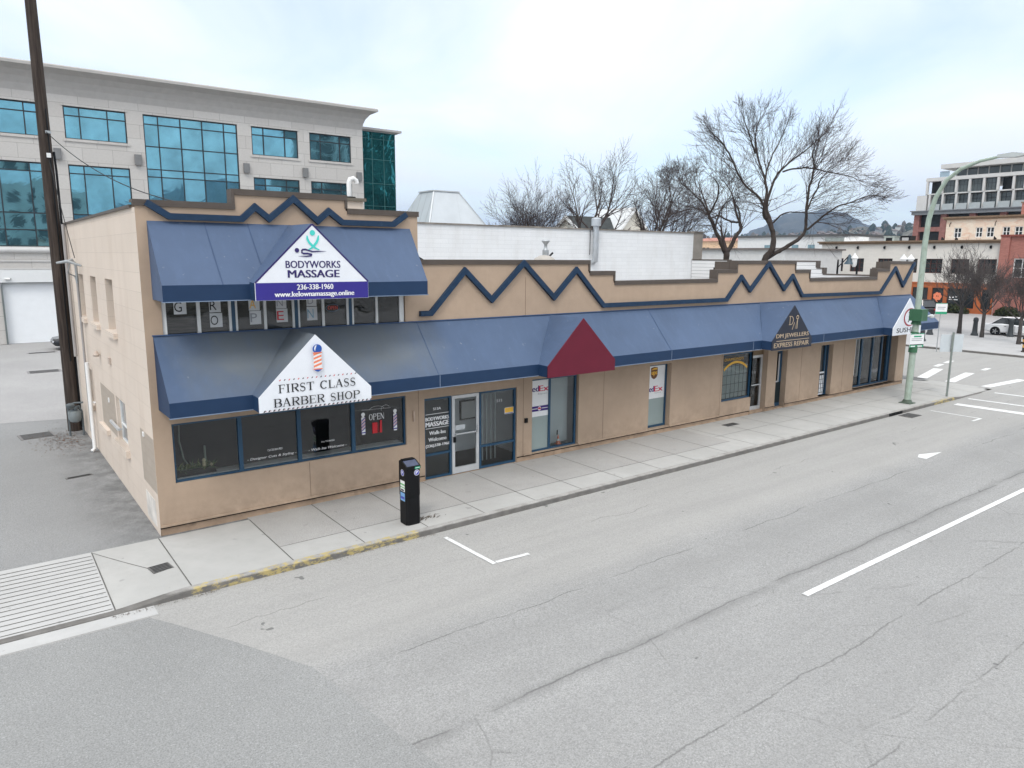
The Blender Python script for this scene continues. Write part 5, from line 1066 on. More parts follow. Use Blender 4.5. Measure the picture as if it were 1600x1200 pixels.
# town and woods on the slope, far off and past counting
rd = random.Random(21); mb = MB(); tw = MB()
def slope_z(a, d):
    P = [(22, .012), (35, .015), (44, .018), (48, .021), (51.3, .0245), (53.8, .0262), (57, .028), (60, .030), (61.8, .034), (62.9, .0395), (66.3, .0392), (71.6, .0426), (84, .03), (95, .012)]
    for (p, e), (q, f) in zip(P, P[1:]):
        if p <= a <= q: H = 6+(e+(f-e)*(a-p)/(q-p))*1350; return -.6+H*(max(0, d-420)/930)**1.25
    return 0
for k in range(900):
    a = rd.uniform(40, 75); d = rd.uniform(500, 1340); z = slope_z(a, d); x, y = d*math.sin(R(a)), d*math.cos(R(a))
    if rd.random() < .30:
        s = rd.uniform(3.5, 8); h = rd.uniform(3, 5.5); mb.box(x-s, x+s, y-s*.6, y+s*.6, z-2, z+h, rd.choice((0, 0, 1, 2))); mb.prism([(y-s*.75, z+h), (y+s*.75, z+h), (y, z+h+2.2)], 'yz', x-s*1.1, x+s*1.1, 3)
    else:
        h = rd.uniform(5, 13); r = h*rd.uniform(.22, .45); n = 6; zz = z-1
        ring = lambda rr, hz: [(x+rr*math.cos(q)*rd.uniform(.7, 1.2), y+rr*math.sin(q)*rd.uniform(.7, 1.2), zz+hz) for q in [2*math.pi*i/n for i in range(n)]]
        v = ring(r*.6, h*.1)+ring(r, h*.45)+ring(r*.6, h*.8)+[(x, y, zz+h)]
        tw.add(v, [(i, (i+1) % n, n+(i+1) % n, n+i) for i in range(n)]+[(n+i, n+(i+1) % n, 2*n+(i+1) % n, 2*n+i) for i in range(n)]+[(2*n+i, 2*n+(i+1) % n, 3*n) for i in range(n)], rd.choice((0, 0, 1)))
tag(mb.build('distant_town', [plain('far_white', (.6, .6, .58), .8), plain('far_beige', (.45, .38, .3), .8), plain('far_grey', (.3, .3, .3), .8), plain('far_roof', (.16, .13, .12), .9)]), 'far houses scattered over the slope below the hill', 'houses', kind='stuff')
tag(tw.build('distant_woods', [plain('far_conifer', (.035, .05, .042), .95, .3, .2, 1, 0), plain('far_bare_trees', (.11, .095, .08), .95, .3, .2, 1, 0)]), 'far trees scattered over the slope below the hill', 'woods', kind='stuff')

# the buildings across the street, met only as reflections in the office glass
tb = thing('tower_block', 'tall residential tower across the street, mirrored in the office glass', 'building', (86, -85, 0))
g = MB(); g.box(68, 106, -97, -78, 0, 46); g.build('wall', plain('tower_glass', (.04, .05, .05), .3, .3, .3, 3, 0, .5), tb)
for k in range(15):
    g = MB(); g.box(66.5, 107, -78, -76, 2.8+3*k, 3.05+3*k); g.build('balcony', plain('tower_slab', (.6, .6, .58), .8), tb) if k == 0 else g.build('balcony', bpy.data.materials['tower_slab'], tb)
g = MB()
for x in (70, 77, 84, 92, 99, 104): g.box(x, x+1.3, -77.99, -76.2, 0, 46)
g.build('pier', bpy.data.materials['tower_slab'], tb)
mr = thing('mid_rise_block', 'pale mid rise across the street, mirrored low in the office glass', 'building', (7, -75, 0))
g = MB(); g.box(-4, 14, -88, -66, 0, 18.5); g.build('wall', plain('mid_rise_wall', (.5, .5, .47), .8, .15), mr)
for k in range(5):
    g = MB()
    for j in range(5): g.box(-2.6+3.3*j, -.6+3.3*j, -66.0, -65.95, 1.4+3.4*k, 3.4+3.4*k)
    g.build('window', FARGLASS, mr)

# ------------------------------------------------------------------ trees
RT = Vector((.8, -.6, 0)); FW = Vector((.6, .8, 0)); UPV = Vector((0, 0, 1))
def rdir(rd): 
    while True:
        v = Vector((rd.uniform(-1, 1), rd.uniform(-1, 1), rd.uniform(-1, 1)))
        if .05 < v.length < 1: return v.normalized()
ENV = None                                               # crown envelope (centre, horizontal radius, vertical radius) of the tree being grown
def reach(p, d):
    c, rx, rz = ENV; k = Vector((1/rx, 1/rx, 1/rz)); o = Vector(a*b for a, b in zip(p-c, k)); v = Vector(a*b for a, b in zip(d, k))
    A, B, C = v.dot(v), 2*o.dot(v), o.dot(o)-1; D = B*B-4*A*C
    return 0 if D < 0 else (-B+math.sqrt(D))/(2*A)
def grow(tr, cr, p, d, L, r, lev, last, rd, up=.06, wander=.22, kids=(5, 5, 4, 4), rmin=.009, ang=(28, 62)):
    if ENV: L = min(L, max(.6, reach(Vector(p), Vector(d).normalized())*rd.uniform(.8, 1.2)))
    n = 6 if lev < 2 else 5 if lev < 3 else 4
    pts = [Vector(p)]; ds = [Vector(d).normalized()]; d = ds[0].copy()
    for i in range(n):
        d = (d+rdir(rd)*wander+UPV*up).normalized(); pts.append(pts[-1]+d*L/n); ds.append(d.copy())
    rr = [max(rmin*.7, r*(1-.78*i/n)) for i in range(n+1)]
    (tr if lev < 2 else cr).tube(pts, rr, 7 if r > .06 else 5 if r > .025 else 3, 0, False)
    if lev >= last: return
    grow(tr, cr, pts[-1], ds[-1], L*.6, rr[-1], max(lev+1, 2), last, rd, up, wander, kids, rmin, ang)
    k = kids[min(lev, len(kids)-1)]
    for j in range(k):
        t = .3+.7*(j+rd.random()*.8)/k; f = min(n-.001, t*n); i = int(f)
        q = pts[i]+(pts[i+1]-pts[i])*(f-i); base = ds[min(i+1, n)]
        ax = base.cross(rdir(rd)).normalized(); a = R(rd.uniform(*ang)); nd = (base*math.cos(a)+ax*math.sin(a))
        grow(tr, cr, q, nd, L*rd.uniform(.45, .75)*(1.1-.35*t), max(rmin, rr[i]*rd.uniform(.45, .65)), lev+1, last, rd, up, wander, kids, rmin, ang)
def tree(label, base, h0, r0, stems, L, tilt, seed, group, last=4, kids=(6, 5, 4, 4), up=.05, ang=(28, 62), mats=(BARK, TWIG), rmin=.012, wander=.22, lean=(0, 0), rs=.6, env=None):
    global ENV
    ENV = env and (Vector(env[0]), env[1], env[2])
    rd = random.Random(seed); b = Vector(base); t = thing('bare_tree', label, 'tree', base, 0, group); tr, cr = MB(), MB()
    top = b+Vector((lean[0], lean[1], h0))
    tr.tube([b-UPV*.3, b+UPV*.02, b+(top-b)*.3, b+(top-b)*.7+rdir(rd)*.05, top], [r0*1.7, r0*1.35, r0*1.08, r0, r0*.95], 10, 0)
    for i in range(stems):
        a = 2*math.pi*(i+rd.uniform(-.25, .25))/stems; tl = R(rd.uniform(*tilt))
        grow(tr, cr, top-UPV*rd.uniform(.0, h0*.12), (math.cos(a)*math.sin(tl), math.sin(a)*math.sin(tl), math.cos(tl)), L*rd.uniform(.8, 1.1), r0*rs, 1, last, rd, up, wander, (0,)+kids, rmin, ang)
    tr.build('trunk', mats[0], t, 180, False); cr.build('crown', mats[1], t, 180, False)
    return t
def limb_tree(label, base, limbs, seed, twigL, dens, group, env=None):
    """a tree whose main limbs follow the real tree's; limb points are (along, up) metres at the tree, with a depth run"""
    global ENV
    rd = random.Random(seed); b = Vector(base); t = thing('bare_tree', label, 'tree', base, 0, group); tr, cr = MB(), MB()
    EC = b+RT*env[0]+UPV*env[1]; ENV = (EC, env[2], env[3])
    for pts, r0, r1, v0, v1 in limbs:
        r0 *= .82; r1 = min(r1*.8, .03) if r1 < .1 else r1*.82
        n = len(pts); P = []
        for i, (u, z) in enumerate(pts):
            q = min(1, max(0, (z-7)/3)); u = env[0]+(u-env[0])*(1-.15*q); z = z if z < 10 else 10+(z-10)*.88
            P.append(b+RT*u+FW*(v0+(v1-v0)*i/(n-1)+rd.uniform(-.08, .08))+UPV*z)
        Q = []; rr = []                                    # smooth and roughen the limb
        for i in range(n-1):
            p0, p1, p2, p3 = P[max(i-1, 0)], P[i], P[i+1], P[min(i+2, n-1)]
            for s in range(4):
                q = s/4; Q.append(.5*((2*p1)+(p2-p0)*q+(2*p0-5*p1+4*p2-p3)*q*q+(3*p1-p0-3*p2+p3)*q**3)+rdir(rd)*.02); rr.append(r0+(r1-r0)*((i+q)/(n-1)))
        Q.append(P[-1]); rr.append(r1)
        tr.tube(Q, [max(.012, x*rd.uniform(.92, 1.08)) for x in rr], 9 if r0 > .1 else 6, 0, False)
        ln = sum((Q[i+1]-Q[i]).length for i in range(len(Q)-1)); m_ = int(ln*dens)
        for j in range(m_):
            f = rd.uniform(.15 if r0 < .12 else .5, 1)*(len(Q)-1.01); i = int(f); d = (Q[i+1]-Q[i]).normalized()
            if rr[i] > .11: continue
            ax = d.cross(rdir(rd)).normalized(); a = R(rd.uniform(20, 60)); nd = (d*math.cos(a)+ax*math.sin(a))*.7+(Q[i]-EC).normalized()*.45+UPV*.12
            grow(tr, cr, Q[i]+(Q[i+1]-Q[i])*(f-i), nd, twigL*rd.uniform(.4, 1.2), min(.026, max(.012, rr[i]*.45)), 2, 4, rd, .03, .13, (4, 4, 4, 4), .0085, (18, 48))
        grow(tr, cr, Q[-1], Q[-1]-Q[-2], twigL*.9, max(.012, r1*.8), 2, 4, rd, .03, .13, (4, 4, 4, 4), .0085, (18, 48))
    tr.build('trunk', BARK, t, 180, False); cr.build('crown', TWIG, t, 180, False); return t
def PX(*ps): return [((x-1160)*.0405, 5.98+(404-y)*.0405) for x, y in ps]
limb_tree('bare tree with a low V fork rising just behind the middle parapet step', (35.5, 11.7, 0), [
    ([(-.6, -.2), (-.62, 1.5), (-.58, 3.5)]+PX((1146, 407), (1145, 394)), .27, .2, 0, 0),
    (PX((1144, 397), (1134, 378), (1126, 362), (1119, 350), (1114, 342)), .15, .11, 0, -.4), (PX((1114, 342), (1120, 328), (1125, 312), (1122, 299), (1114, 290)), .085, .03, -.4, -1.2),
    (PX((1116, 345), (1106, 333), (1094, 322), (1080, 314), (1066, 306), (1052, 298), (1047, 289)), .075, .025, -.4, -2.2), (PX((1126, 362), (1132, 345), (1138, 332), (1148, 322), (1158, 318)), .075, .03, -.1, .8),
    (PX((1146, 398), (1154, 384), (1162, 370), (1170, 360), (1169, 350)), .16, .12, 0, .3), (PX((1169, 350), (1160, 350), (1148, 346), (1138, 340), (1128, 343), (1116, 334), (1100, 328), (1084, 332)), .09, .03, .3, 1.4),
    (PX((1169, 352), (1172, 335), (1167, 318), (1164, 300), (1152, 282)), .07, .025, .3, 1.8)], 4, 2.2, 3.6, 'bare trees around the plaza', (-1.8, 9.0, 4.0, 4.0))
limb_tree('tallest bare tree with a spreading crown against the sky, right of the V fork', (36.2, 10.9, 0), [
    ([(.3, -.2), (.38, 1.5), (.5, 3.5)]+PX((1178, 408), (1186, 394), (1189, 380), (1187, 362)), .30, .17, 0, 0),
    (PX((1187, 364), (1180, 350), (1173, 340), (1172, 325), (1175, 310), (1172, 290), (1163, 265), (1154, 240), (1152, 212), (1158, 185)), .15, .03, 0, .6), (PX((1176, 345), (1168, 328), (1155, 314), (1132, 300), (1114, 282), (1098, 255), (1080, 234), (1060, 218), (1048, 208)), .11, .025, 0, -1.6),
    (PX((1186, 362), (1180, 345), (1178, 322), (1186, 298), (1200, 272), (1220, 254), (1240, 240), (1264, 222), (1282, 206)), .13, .025, .1, 1.4), (PX((1203, 272), (1225, 267), (1248, 268), (1275, 275), (1300, 280), (1322, 290)), .07, .022, .5, -1.0),
    (PX((1180, 406), (1196, 396), (1212, 386), (1228, 374), (1236, 360), (1237, 335), (1242, 305), (1246, 282), (1246, 262), (1240, 246), (1248, 225)), .17, .03, .2, -.8), (PX((1236, 362), (1250, 350), (1266, 337), (1282, 328), (1304, 322), (1330, 314), (1352, 318)), .085, .022, -.4, -2.0),
    (PX((1238, 332), (1250, 318), (1264, 300), (1272, 285), (1290, 268), (1310, 258)), .07, .022, -.4, 1.2), (PX((1187, 352), (1202, 338), (1222, 336), (1238, 338)), .06, .03, .1, -.4), (PX((1172, 292), (1180, 262), (1192, 236), (1206, 215), (1215, 196)), .07, .022, .4, 1.8), (PX((1154, 242), (1140, 220), (1126, 196), (1112, 178)), .06, .02, .5, -.6)], 8, 2.3, 3.1, 'bare trees around the plaza', (.9, 9.9, 6.1, 5.2))
tree('broad dense bare tree nearest the metal roof, behind the white wall', (36.6, 34.4, 0), 4.6, .3, 9, 4.6, (8, 82), 12, 'bare trees behind the white wall', 4, (9, 7, 6, 4), .05, (22, 55), (BARK, TWIG), .011, .17, rs=.42, env=((36.6, 34.4, 10.4), 5.2, 4.4))
tree('open vase shaped bare tree rising behind the white wall vent', (35.9, 25.6, 0), 6.6, .27, 6, 5.0, (8, 70), 31, 'bare trees behind the white wall', 4, (7, 6, 5, 4), .03, (22, 52), (BARK, TWIG), .011, .2, env=((37.0, 25.0, 11.2), 3.4, 4.4))
tree('low spreading bare tree over the right end of the white wall', (41.5, 24.5, 0), 5.4, .24, 9, 5.4, (10, 84), 47, 'bare trees behind the white wall', 4, (9, 7, 5, 4), .04, (25, 60), (BARK, TWIG), .011, .2, env=((43.4, 23.2, 9.9), 3.9, 3.4))
for i, (x, y, s, lab) in enumerate(((62.0, 8.9, 1.06, 'small bare street tree left of the middle bollard, taller of the plaza pair'), (60.3, 6.6, .95, 'small bare street tree just right of the middle bollard'), (57.3, 3.1, .9, 'small bare street tree in front of the white car'))):
    tree(lab, (x, y, 0), 2.1*s, .13*s, 9, 2.5*s, (8, 62), 60+i, 'street trees on the plaza', 4, (7, 5, 4, 3), .10, (20, 48), (plain('grey_bark', (.075, .066, .062), .95, .3, 5, 20, .2), TWIGG), .011, .2, rs=.45)

# shrubs at the foot of the cream building
LEAFM = plain('evergreen_leaf', (.05, .062, .026), .7, .4, 4, 8, 0, .3)
for i, (y0, y1, lab) in enumerate(((17.6, 21.6, 'low dull green hedge in front of the orange shopfront'), (12.6, 14.9, 'rounded dark shrub at the foot of the red brick building'))):
    t = thing('hedge', lab, 'hedge', (86.0, (y0+y1)/2, 0)); rd = random.Random(i); g = MB()
    for _ in range(1500):
        y = rd.uniform(y0, y1); x = 86.0+rd.gauss(0, .28); e = math.sin(math.pi*(y-y0)/(y1-y0))**.5; z = abs(rd.gauss(.35, .28))*(.6+.5*e); p = Vector((x, y, min(z, .95*e+.1))); a = rdir(rd)*.12; b = a.cross(rdir(rd)).normalized()*.08
        g.quad(p-a, p+b, p+a, p-b)
    g.build('foliage', LEAFM, t, 180, False); g = MB(); g.box(85.6, 86.4, y0, y1, 0, .06); g.build('planter_soil', plain('soil', (.06, .045, .035), .95), t)

# ------------------------------------------------------------------ poles, signs, street furniture
up_ = thing('utility_pole', 'dark weathered wooden utility pole at the far end of the side wall', 'utility pole', (-.27, 12.1, 0)); x, y = -.27, 12.1
g = MB(); g.tube([(x, y, -.2), (x, y, 3), (x-.03, y, 8), (x-.05, y, 15.5)], [.215, .205, .185, .15], 14); g.build('pole', POLEW, up_)
g = MB(); g.tube([(x+.2, y-.12, .1), (x+.19, y-.1, 8.6), (x+.17, y-.1, 9.2)], .035, 8); g.tube([(x+.05, y-.23, 2.4), (x+.05, y-.21, 10.5)], .02, 6); g.build('riser_cable', BLACKM, up_)
g = MB(); g.tube([(x+.27, y-.16, .1), (x+.27, y-.16, 2.9)], .045, 8); g.build('riser_conduit', plain('pale_conduit', (.5, .47, .44), .6), up_)
g = MB(); g.box(x-.05, x+.07, y-.25, y-.2, 9.0, 9.14); g.box(x-.02, x+.14, y-.24, y-.19, 9.75, 9.83, 1); g.build('pole_bracket', [WHITEP, GALV], up_)
g = MB(); n = 24
for (a, b, sag) in (((x, y-.2, 9.8), (.95, .1, 7.02), .35), ((x, y-.2, 9.0), (-.1, 9.3, 5.85), .1)):
    a, b = Vector(a), Vector(b); g.tube([a+(b-a)*i/n-UPV*sag*4*(i/n)*(1-i/n) for i in range(n+1)], .012, 5)
tag(g.build('power_line', BLACKM), 'thin black service wires dropping from the wooden pole to the tan building', 'wire')
# gas meter by the pole
gm = thing('gas_meter', 'grey gas meter with pipework standing beside the wooden pole', 'gas meter', (-.3, 11.2, 0)); g = MB(); g.lathe([(.06, .45), (.16, .5), (.19, .62), (.19, .8), (.13, .88), (.05, .9)], (-.33, 11.1, 0), 14); g.box(-.5, -.2, 11.0, 11.25, .7, .85); g.build('meter', GREYMET, gm)
g = MB(); g.tube([(-.5, 11.2, 0), (-.5, 11.2, 1.05), (-.3, 11.15, 1.1), (-.15, 11.1, 1.1), (-.06, 11.1, 1.1)], .03, 8); g.tube([(-.33, 11.1, .85), (-.33, 11.1, 1.0), (-.2, 11.1, 1.0), (-.12, 11.1, .8), (-.12, 11.1, 0)], .03, 8); g.lathe([(.1, .95), (.13, 1.0), (.13, 1.08), (.06, 1.12)], (-.45, 11.0, 0), 12); g.lathe([(.05, .9), (.07, .95), (.07, 1.0)], (-.3, 10.95, 0), 10); g.build('pipework', plain('meter_pipe', (.12, .14, .15), .5, .2), gm)
# parking pay station
kx, ky = 4.73, -2.46
ks = thing('parking_kiosk', 'black parking pay station with blue P badges at the kerb', 'parking meter', (kx, ky, 0))
def chamf(hx, hy, c): return [(kx-hx+c, ky-hy), (kx+hx-c, ky-hy), (kx+hx, ky-hy+c), (kx+hx, ky+hy), (kx-hx, ky+hy), (kx-hx, ky-hy+c)]
g = MB(); g.prism(chamf(.18, .16, .05), 'xy', 0, .66); g.prism(chamf(.185, .165, .05), 'xy', .665, 1.30); g.prism(chamf(.17, .15, .05), 'xy', .66, .665); b = g.build('cabinet', BLACKM, ks)
bv = b.modifiers.new('b', 'BEVEL'); bv.width = .008; bv.segments = 2; bv.limit_method = 'ANGLE'
g = MB(); g.prism([(ky-.165, 1.302), (ky+.165, 1.302), (ky+.165, 1.46), (ky+.05, 1.46), (ky-.165, 1.36)], 'yz', kx-.183, kx+.183); g.box(kx-.15, kx+.15, ky+.04, ky+.15, 1.461, 1.485); g.build('head', BLACKM, ks)
g = MB(); g.add([(kx-.15, ky-.15, 1.372), (kx+.15, ky-.15, 1.372), (kx+.15, ky+.04, 1.459), (kx-.15, ky+.04, 1.459)], [(0, 1, 2, 3)]); g.build('solar_panel', plain('solar_panel', (.05, .06, .11), .25, .2, 9, 40, 0, .5), ks)
g = MB(); g.prism([(ky+.166, .82), (ky+.2, .86), (ky+.245, 1.0), (ky+.235, 1.42), (ky+.166, 1.44)], 'yz', kx-.15, kx+.15); g.build('keypad_housing', BLACKM, ks)
PBLUE = flat('parking_blue', (.06, .07, .42), .4)
d = Decal(lambda u, z, e: (kx+u, ky-.165-e, z)); d.disc(.08, 1.21, .068, 0); d.disc(.08, 1.21, .058, 1); d.text('P', .055, .11, 1.175, 1.25, 0, .02); d.rect(.03, .17, 1.295, 1.35, 2); d.rect(.05, .15, 1.315, 1.328, 0); d.build('sticker', [INKW, PBLUE, GRNI], ks)
d = Decal(lambda u, z, e: (kx-.187-e, ky-u, z)); d.disc(0, 1.21, .075, 0); d.disc(0, 1.21, .065, 1); d.text('P', -.03, .03, 1.17, 1.25, 0, .02)
d.rect(-.1, .1, .78, 1.03, 0); d.rect(-.1, .1, .92, .96, 2); d.rect(-.1, .1, .86, .885, 2); d.rect(-.08, .06, .79, .83, 3); d.rect(-.1, .1, .56, .75, 4); d.rect(-.08, .08, .6, .66, 1); d.build('sticker', [INKW, PBLUE, flat('light_green', (.2, .5, .22)), INKK, flat('sky_blue_sticker', (.2, .4, .68))], ks)
# street lamp
lx, ly = 28.45, -2.46
sl_ = thing('street_lamp', 'tall pale green street lamp with a long curved arm at the corner', 'street lamp', (lx, ly, 0))
g = MB(); pts = [(lx, ly, .02), (lx+.05, ly, 2), (lx+.1, ly, 4.2), (lx+.14, ly, 6.6), (lx+.15, ly-.05, 7.6), (lx+.15, ly-.22, 8.4), (lx+.15, ly-.55, 9.05), (lx+.15, ly-1.05, 9.45), (lx+.15, ly-1.7, 9.68), (lx+.15, ly-2.35, 9.78)]
g.tube(pts, [.135, .13, .12, .11, .1, .09, .08, .07, .06, .05], 14); g.build('pole', GREENP, sl_)
g = MB(); g.prism([(lx-.24, ly-.24), (lx+.24, ly-.24), (lx+.24, ly+.24), (lx-.24, ly+.24)], 'xy', .0, .035); g.lathe([(.21, .036), (.19, .08), (.15, .16)], (lx, ly, 0), 14); g.build('base_flange', plain('worn_green_base', (.10, .13, .10), .7, .3), sl_)
g = MB(); g.prism([(ly-2.3, 9.74), (ly-2.9, 9.70), (ly-3.2, 9.74), (ly-3.15, 9.82), (ly-2.8, 9.88), (ly-2.3, 9.84)], 'yz', lx, lx+.3); g.build('lamp_head', plain('lamp_head_grey', (.5, .53, .52), .4), sl_)
g = MB(); g.box(lx-.27+.1, lx+.27+.1, ly-.3, ly+.2, 3.47, 3.95); g.tube([(lx+.08, ly, 3.3), (lx+.1, ly, 3.47)], [.2, .16], 12); g.build('control_box', GREEND, sl_)
g = MB(); g.tube([(lx+.2, ly-.1, 3.62), (lx+.75, ly-.25, 3.66)], .03, 8); g.lathe([(.05, 0), (.1, .03), (.1, .12), (.04, .16)], (lx+.8, ly-.27, 3.56), 12); g.build('signal_arm', plain('pale_arm', (.6, .62, .62), .4), sl_)
def notice(root, cx_, cy_, z0, z1, hw, nrm, label_mats, rows):
    n_ = Vector((*nrm, 0)).normalized(); s = Vector((-n_.y, n_.x, 0)); c = Vector((cx_, cy_, 0)); g = MB(); P = lambda u, z, e: c+s*u+n_*e+UPV*z
    v = [P(-hw, z0, 0), P(hw, z0, 0), P(hw, z1, 0), P(-hw, z1, 0)]; w_ = [p-n_*.015 for p in v]
    g.add(v+w_, [(0, 1, 2, 3), (7, 6, 5, 4), (0, 4, 5, 1), (1, 5, 6, 2), (2, 6, 7, 3), (3, 7, 4, 0)]); o = g.build('sign_panel', label_mats[0], root)
    d = Decal(lambda u, z, e: P(u, z, e))
    for (a, b, c_, e, m_) in rows: d.rect(a*hw, b*hw, z0+(z1-z0)*c_, z0+(z1-z0)*e, m_)
    d.build('sign_graphics', label_mats[1:], o)
SGN = flat('sign_green', (.03, .33, .17), .4)
notice(sl_, lx-.0, ly-.14, 2.38, 2.95, .36, (-.35, -1), [INKW, SGN, GREYI, INKW, INKK], [(-1, 1, .0, .17, 0), (-1, 1, .95, 1.0, 0), (-.8, .8, .6, .64, 1), (-.8, .7, .48, .52, 1), (-.5, .6, .74, .84, 0), (-.85, -.2, .04, .12, 2), (.1, .8, .04, .12, 2), (-1, 1, .17, .22, 3)])
g = MB(); g.tube([(lx+.03, ly, 2.15), (lx+.05, ly, 2.42)], .17, 14); g.tube([(lx+.05, ly, 2.93), (lx+.06, ly, 3.0)], .165, 14); g.build('sign_band', GREEND, sl_)
# sign seen from behind
sx, sy = 31.45, -2.78
t = thing('road_sign', 'wide sign seen from behind on a thin galvanised post at the corner kerb', 'sign', (sx, sy, 0)); g = MB(); g.box(sx-.035, sx+.035, sy-.035, sy+.035, 0, 2.85); g.build('post', plain('grey_green_post', (.25, .28, .26), .5, .15), t)
notice(t, sx+.06, sy+.06, 1.98, 2.74, .52, (-.55, -.85), [plain('sign_back', (.56, .60, .62), .45, .05, 4, 60, 0, .5), GALV, GALV], [(-.06, .06, .0, 1.0, 0), (-.9, -.86, .08, .12, 1), (.86, .9, .08, .12, 1)])
# sign across the cross street
sx, sy = 48.75, 4.9+.1
t = thing('parking_sign', 'small white and green parking sign on a slim post across the street', 'sign', (sx, sy, 0)); g = MB(); g.tube([(sx, sy, -.13), (sx, sy, 3.15)], .03, 8); g.build('post', GALV, t)
sx2 = 48.6; notice(t, sx-.05, sy-.05, 2.4, 3.12, .36, (-.7, -.75), [INKW, SGN, GREYI], [(-1, 1, .0, .22, 0), (-.7, .7, .6, .66, 1), (-.7, .5, .45, .5, 1), (-1, 1, .95, 1, 0)])
# bollards
BOLL = plain('grey_bollard_iron', (.055, .062, .066), .5, .2)
b0 = thing('bollard', 'grey fluted iron bollard left of the second street tree', 'bollard', (61.3, 7.5, 0), 0, 'iron bollards on the plaza')
g = MB(); g.lathe([(.27, 0), (.27, .1), (.2, .22), (.185, .4), (.155, 1.1), (.19, 1.15), (.19, 1.22)], (61.3, 7.5, 0), 12, 0); g.build('post', BOLL, b0)
g = MB(); g.lathe([(.17, 1.221), (.19, 1.3), (.15, 1.4), (.05, 1.46)], (61.3, 7.5, 0), 12); g.build('cap', BOLL, b0)
for p, lab in (((62.75, 5.5, 0), 'grey iron bollard in front of the white car'), ((58.9, 9.85, 0), 'grey iron bollard half behind the corner of the blue awning'), ((53.6, 8.1, 0), 'grey iron bollard right beside the lamp sign, nearest the kerb')):
    c = copy_tree(b0); c.location = p; c['label'] = lab
# hydrant at the edge of the picture
hy = thing('fire_hydrant', 'yellow and dark fire hydrant on the far kerb at the picture edge', 'hydrant', (52.5, 1.15, 0)); g = MB(); g.lathe([(.2, 0), (.2, .07), (.15, .1), (.15, .3)], (52.5, 1.15, 0), 14, 1); g.lathe([(.15, .301), (.16, .75), (.2, .78), (.2, .84)], (52.5, 1.15, 0), 14, 0); g.build('barrel', [plain('hydrant_yellow', (.78, .42, .1), .5), plain('hydrant_dark', (.05, .04, .035), .6)], hy)
g = MB(); g.lathe([(.19, .841), (.17, .98), (.06, 1.06), (.05, 1.1)], (52.5, 1.15, 0), 12); g.build('bonnet', BLACKM, hy); g = MB(); g.lathe([(.09, .14), (.09, .27)], (52.5, 1.15, .6), 10, 0, (-1, 0, 0)); g.lathe([(.07, .14), (.07, .25)], (52.5, 1.15, .6), 10, 0, (0, 1, 0)); g.lathe([(.07, .14), (.07, .25)], (52.5, 1.15, .6), 10, 0, (0, -1, 0)); g.build('outlet_cap', BLACKM, hy)
# plaza lanterns
def lantern(p, lab, arms, shade):
    t = thing('street_lantern', lab, 'lantern', p, 0, 'lantern posts along the plaza'); x, y, _ = p; g = MB(); g.lathe([(.2, 0), (.2, .5), (.1, .7), (.07, 5.6), (.05, 5.9)], (x, y, 0), 12); g.build('post', BLACKM, t)
    for a, h in arms:
        e = Vector((x, y, 0))+RT*a
        g = MB(); g.tube([(x, y, 5.3), tuple(Vector((x, y, 5.75))+RT*a*.5), tuple(e+UPV*h)], .04, 6); g.build('arm', BLACKM, t)
        g = MB()
        if shade == 'bell': g.lathe([(.05, .05), (.12, -.08), (.16, -.25), (.20, -.42), (.34, -.62), (.36, -.70)], e+UPV*h, 16); g.build('lamp_shade', plain('dark_teal_shade', (.07, .11, .14), .4), t)
        else: g.lathe([(.03, .3), (.08, .18), (.26, -.04), (.27, -.1), (.2, -.16), (.18, -.6), (.1, -.75)], e+UPV*h, 14); g.build('lamp_shade', WHITEP, t)
lantern((50.9, 13.6, 0), 'lantern post with one dark bell shade seen over the parapet step', ((.85, 6.25),), 'bell')
lantern((51.9, 12.6, 0), 'lantern post with one white hooded lamp beside the dark bell lamp', ((-.25, 6.1),), 'white')
lantern((55.0, 10.4, 0), 'lantern post with two white hooded lamps over the parapet corner', ((-.25, 6.05), (.3, 6.05)), 'white')
# covers and grates in the ground
IRON = plain('iron_grate', (.15, .145, .14), .7, .3, 8, 40, .2)
def cover(lab, c, hx, hy, rz, z, name='utility_cover', bars=5, m=IRON):
    t = thing(name, lab, 'cover', (*c, z), rz); g = MB(); g.box(-hx, hx, -hy, hy, -.02, .006); o = g.build('plate', m, None); o.parent = t
    g = MB()
    for k in range(bars): yy = -hy+2*hy*(k+.5)/bars; g.box(-hx*.85, hx*.85, yy-hy*.5/bars, yy+hy*.5/bars, .006, .011)
    o = g.build('slot', plain('slot_dark', (.04, .04, .04), .8), None); o.parent = t
cover('dark square utility cover in the pavement near the striped drive', (-.36, -1.74), .19, .17, R(8), -.004)
cover('grey iron cover in the pavement in front of the jeweller door', (18.95, -.62), .34, .14, 0, .004)
cover('square storm drain grate in the road by the kerb inlet', (26.6, -3.45), .42, .26, 0, ZR+.01, 'drain_grate', 8)
cover('long narrow drain grate in the alley near the side wall', (-.86, 5.93), .32, .07, R(8), -.014, 'drain_grate', 3)
cover('larger rectangular lid in the pale alley paving before the garage', (.05, 27.5), .75, .5, 0, -.012, m=plain('grey_lid', (.25, .24, .24), .8))
cover('small rectangular lid in the alley near the garage door', (.6, 36.0), .8, .22, 0, -.012, m=plain('grey_lid_b', (.27, .26, .26), .8))
cover('iron lid beside the pole in the alley', (-1.4, 11.9), .5, .4, R(6), -.012, m=plain('grey_lid_c', (.2, .19, .185), .8))
g = MB(); g.box(25.7, 26.75, -3.085, -3.05, -.115, -.065); g.box(25.7, 26.75, -3.0851, -3.05, -.05, -.012); tag(g.build('kerb_inlet', plain('inlet_black', (.006, .006, .006), .9)), 'black slotted storm inlet cut into the kerb', 'drain')
mb = MB(); rd = random.Random(5)
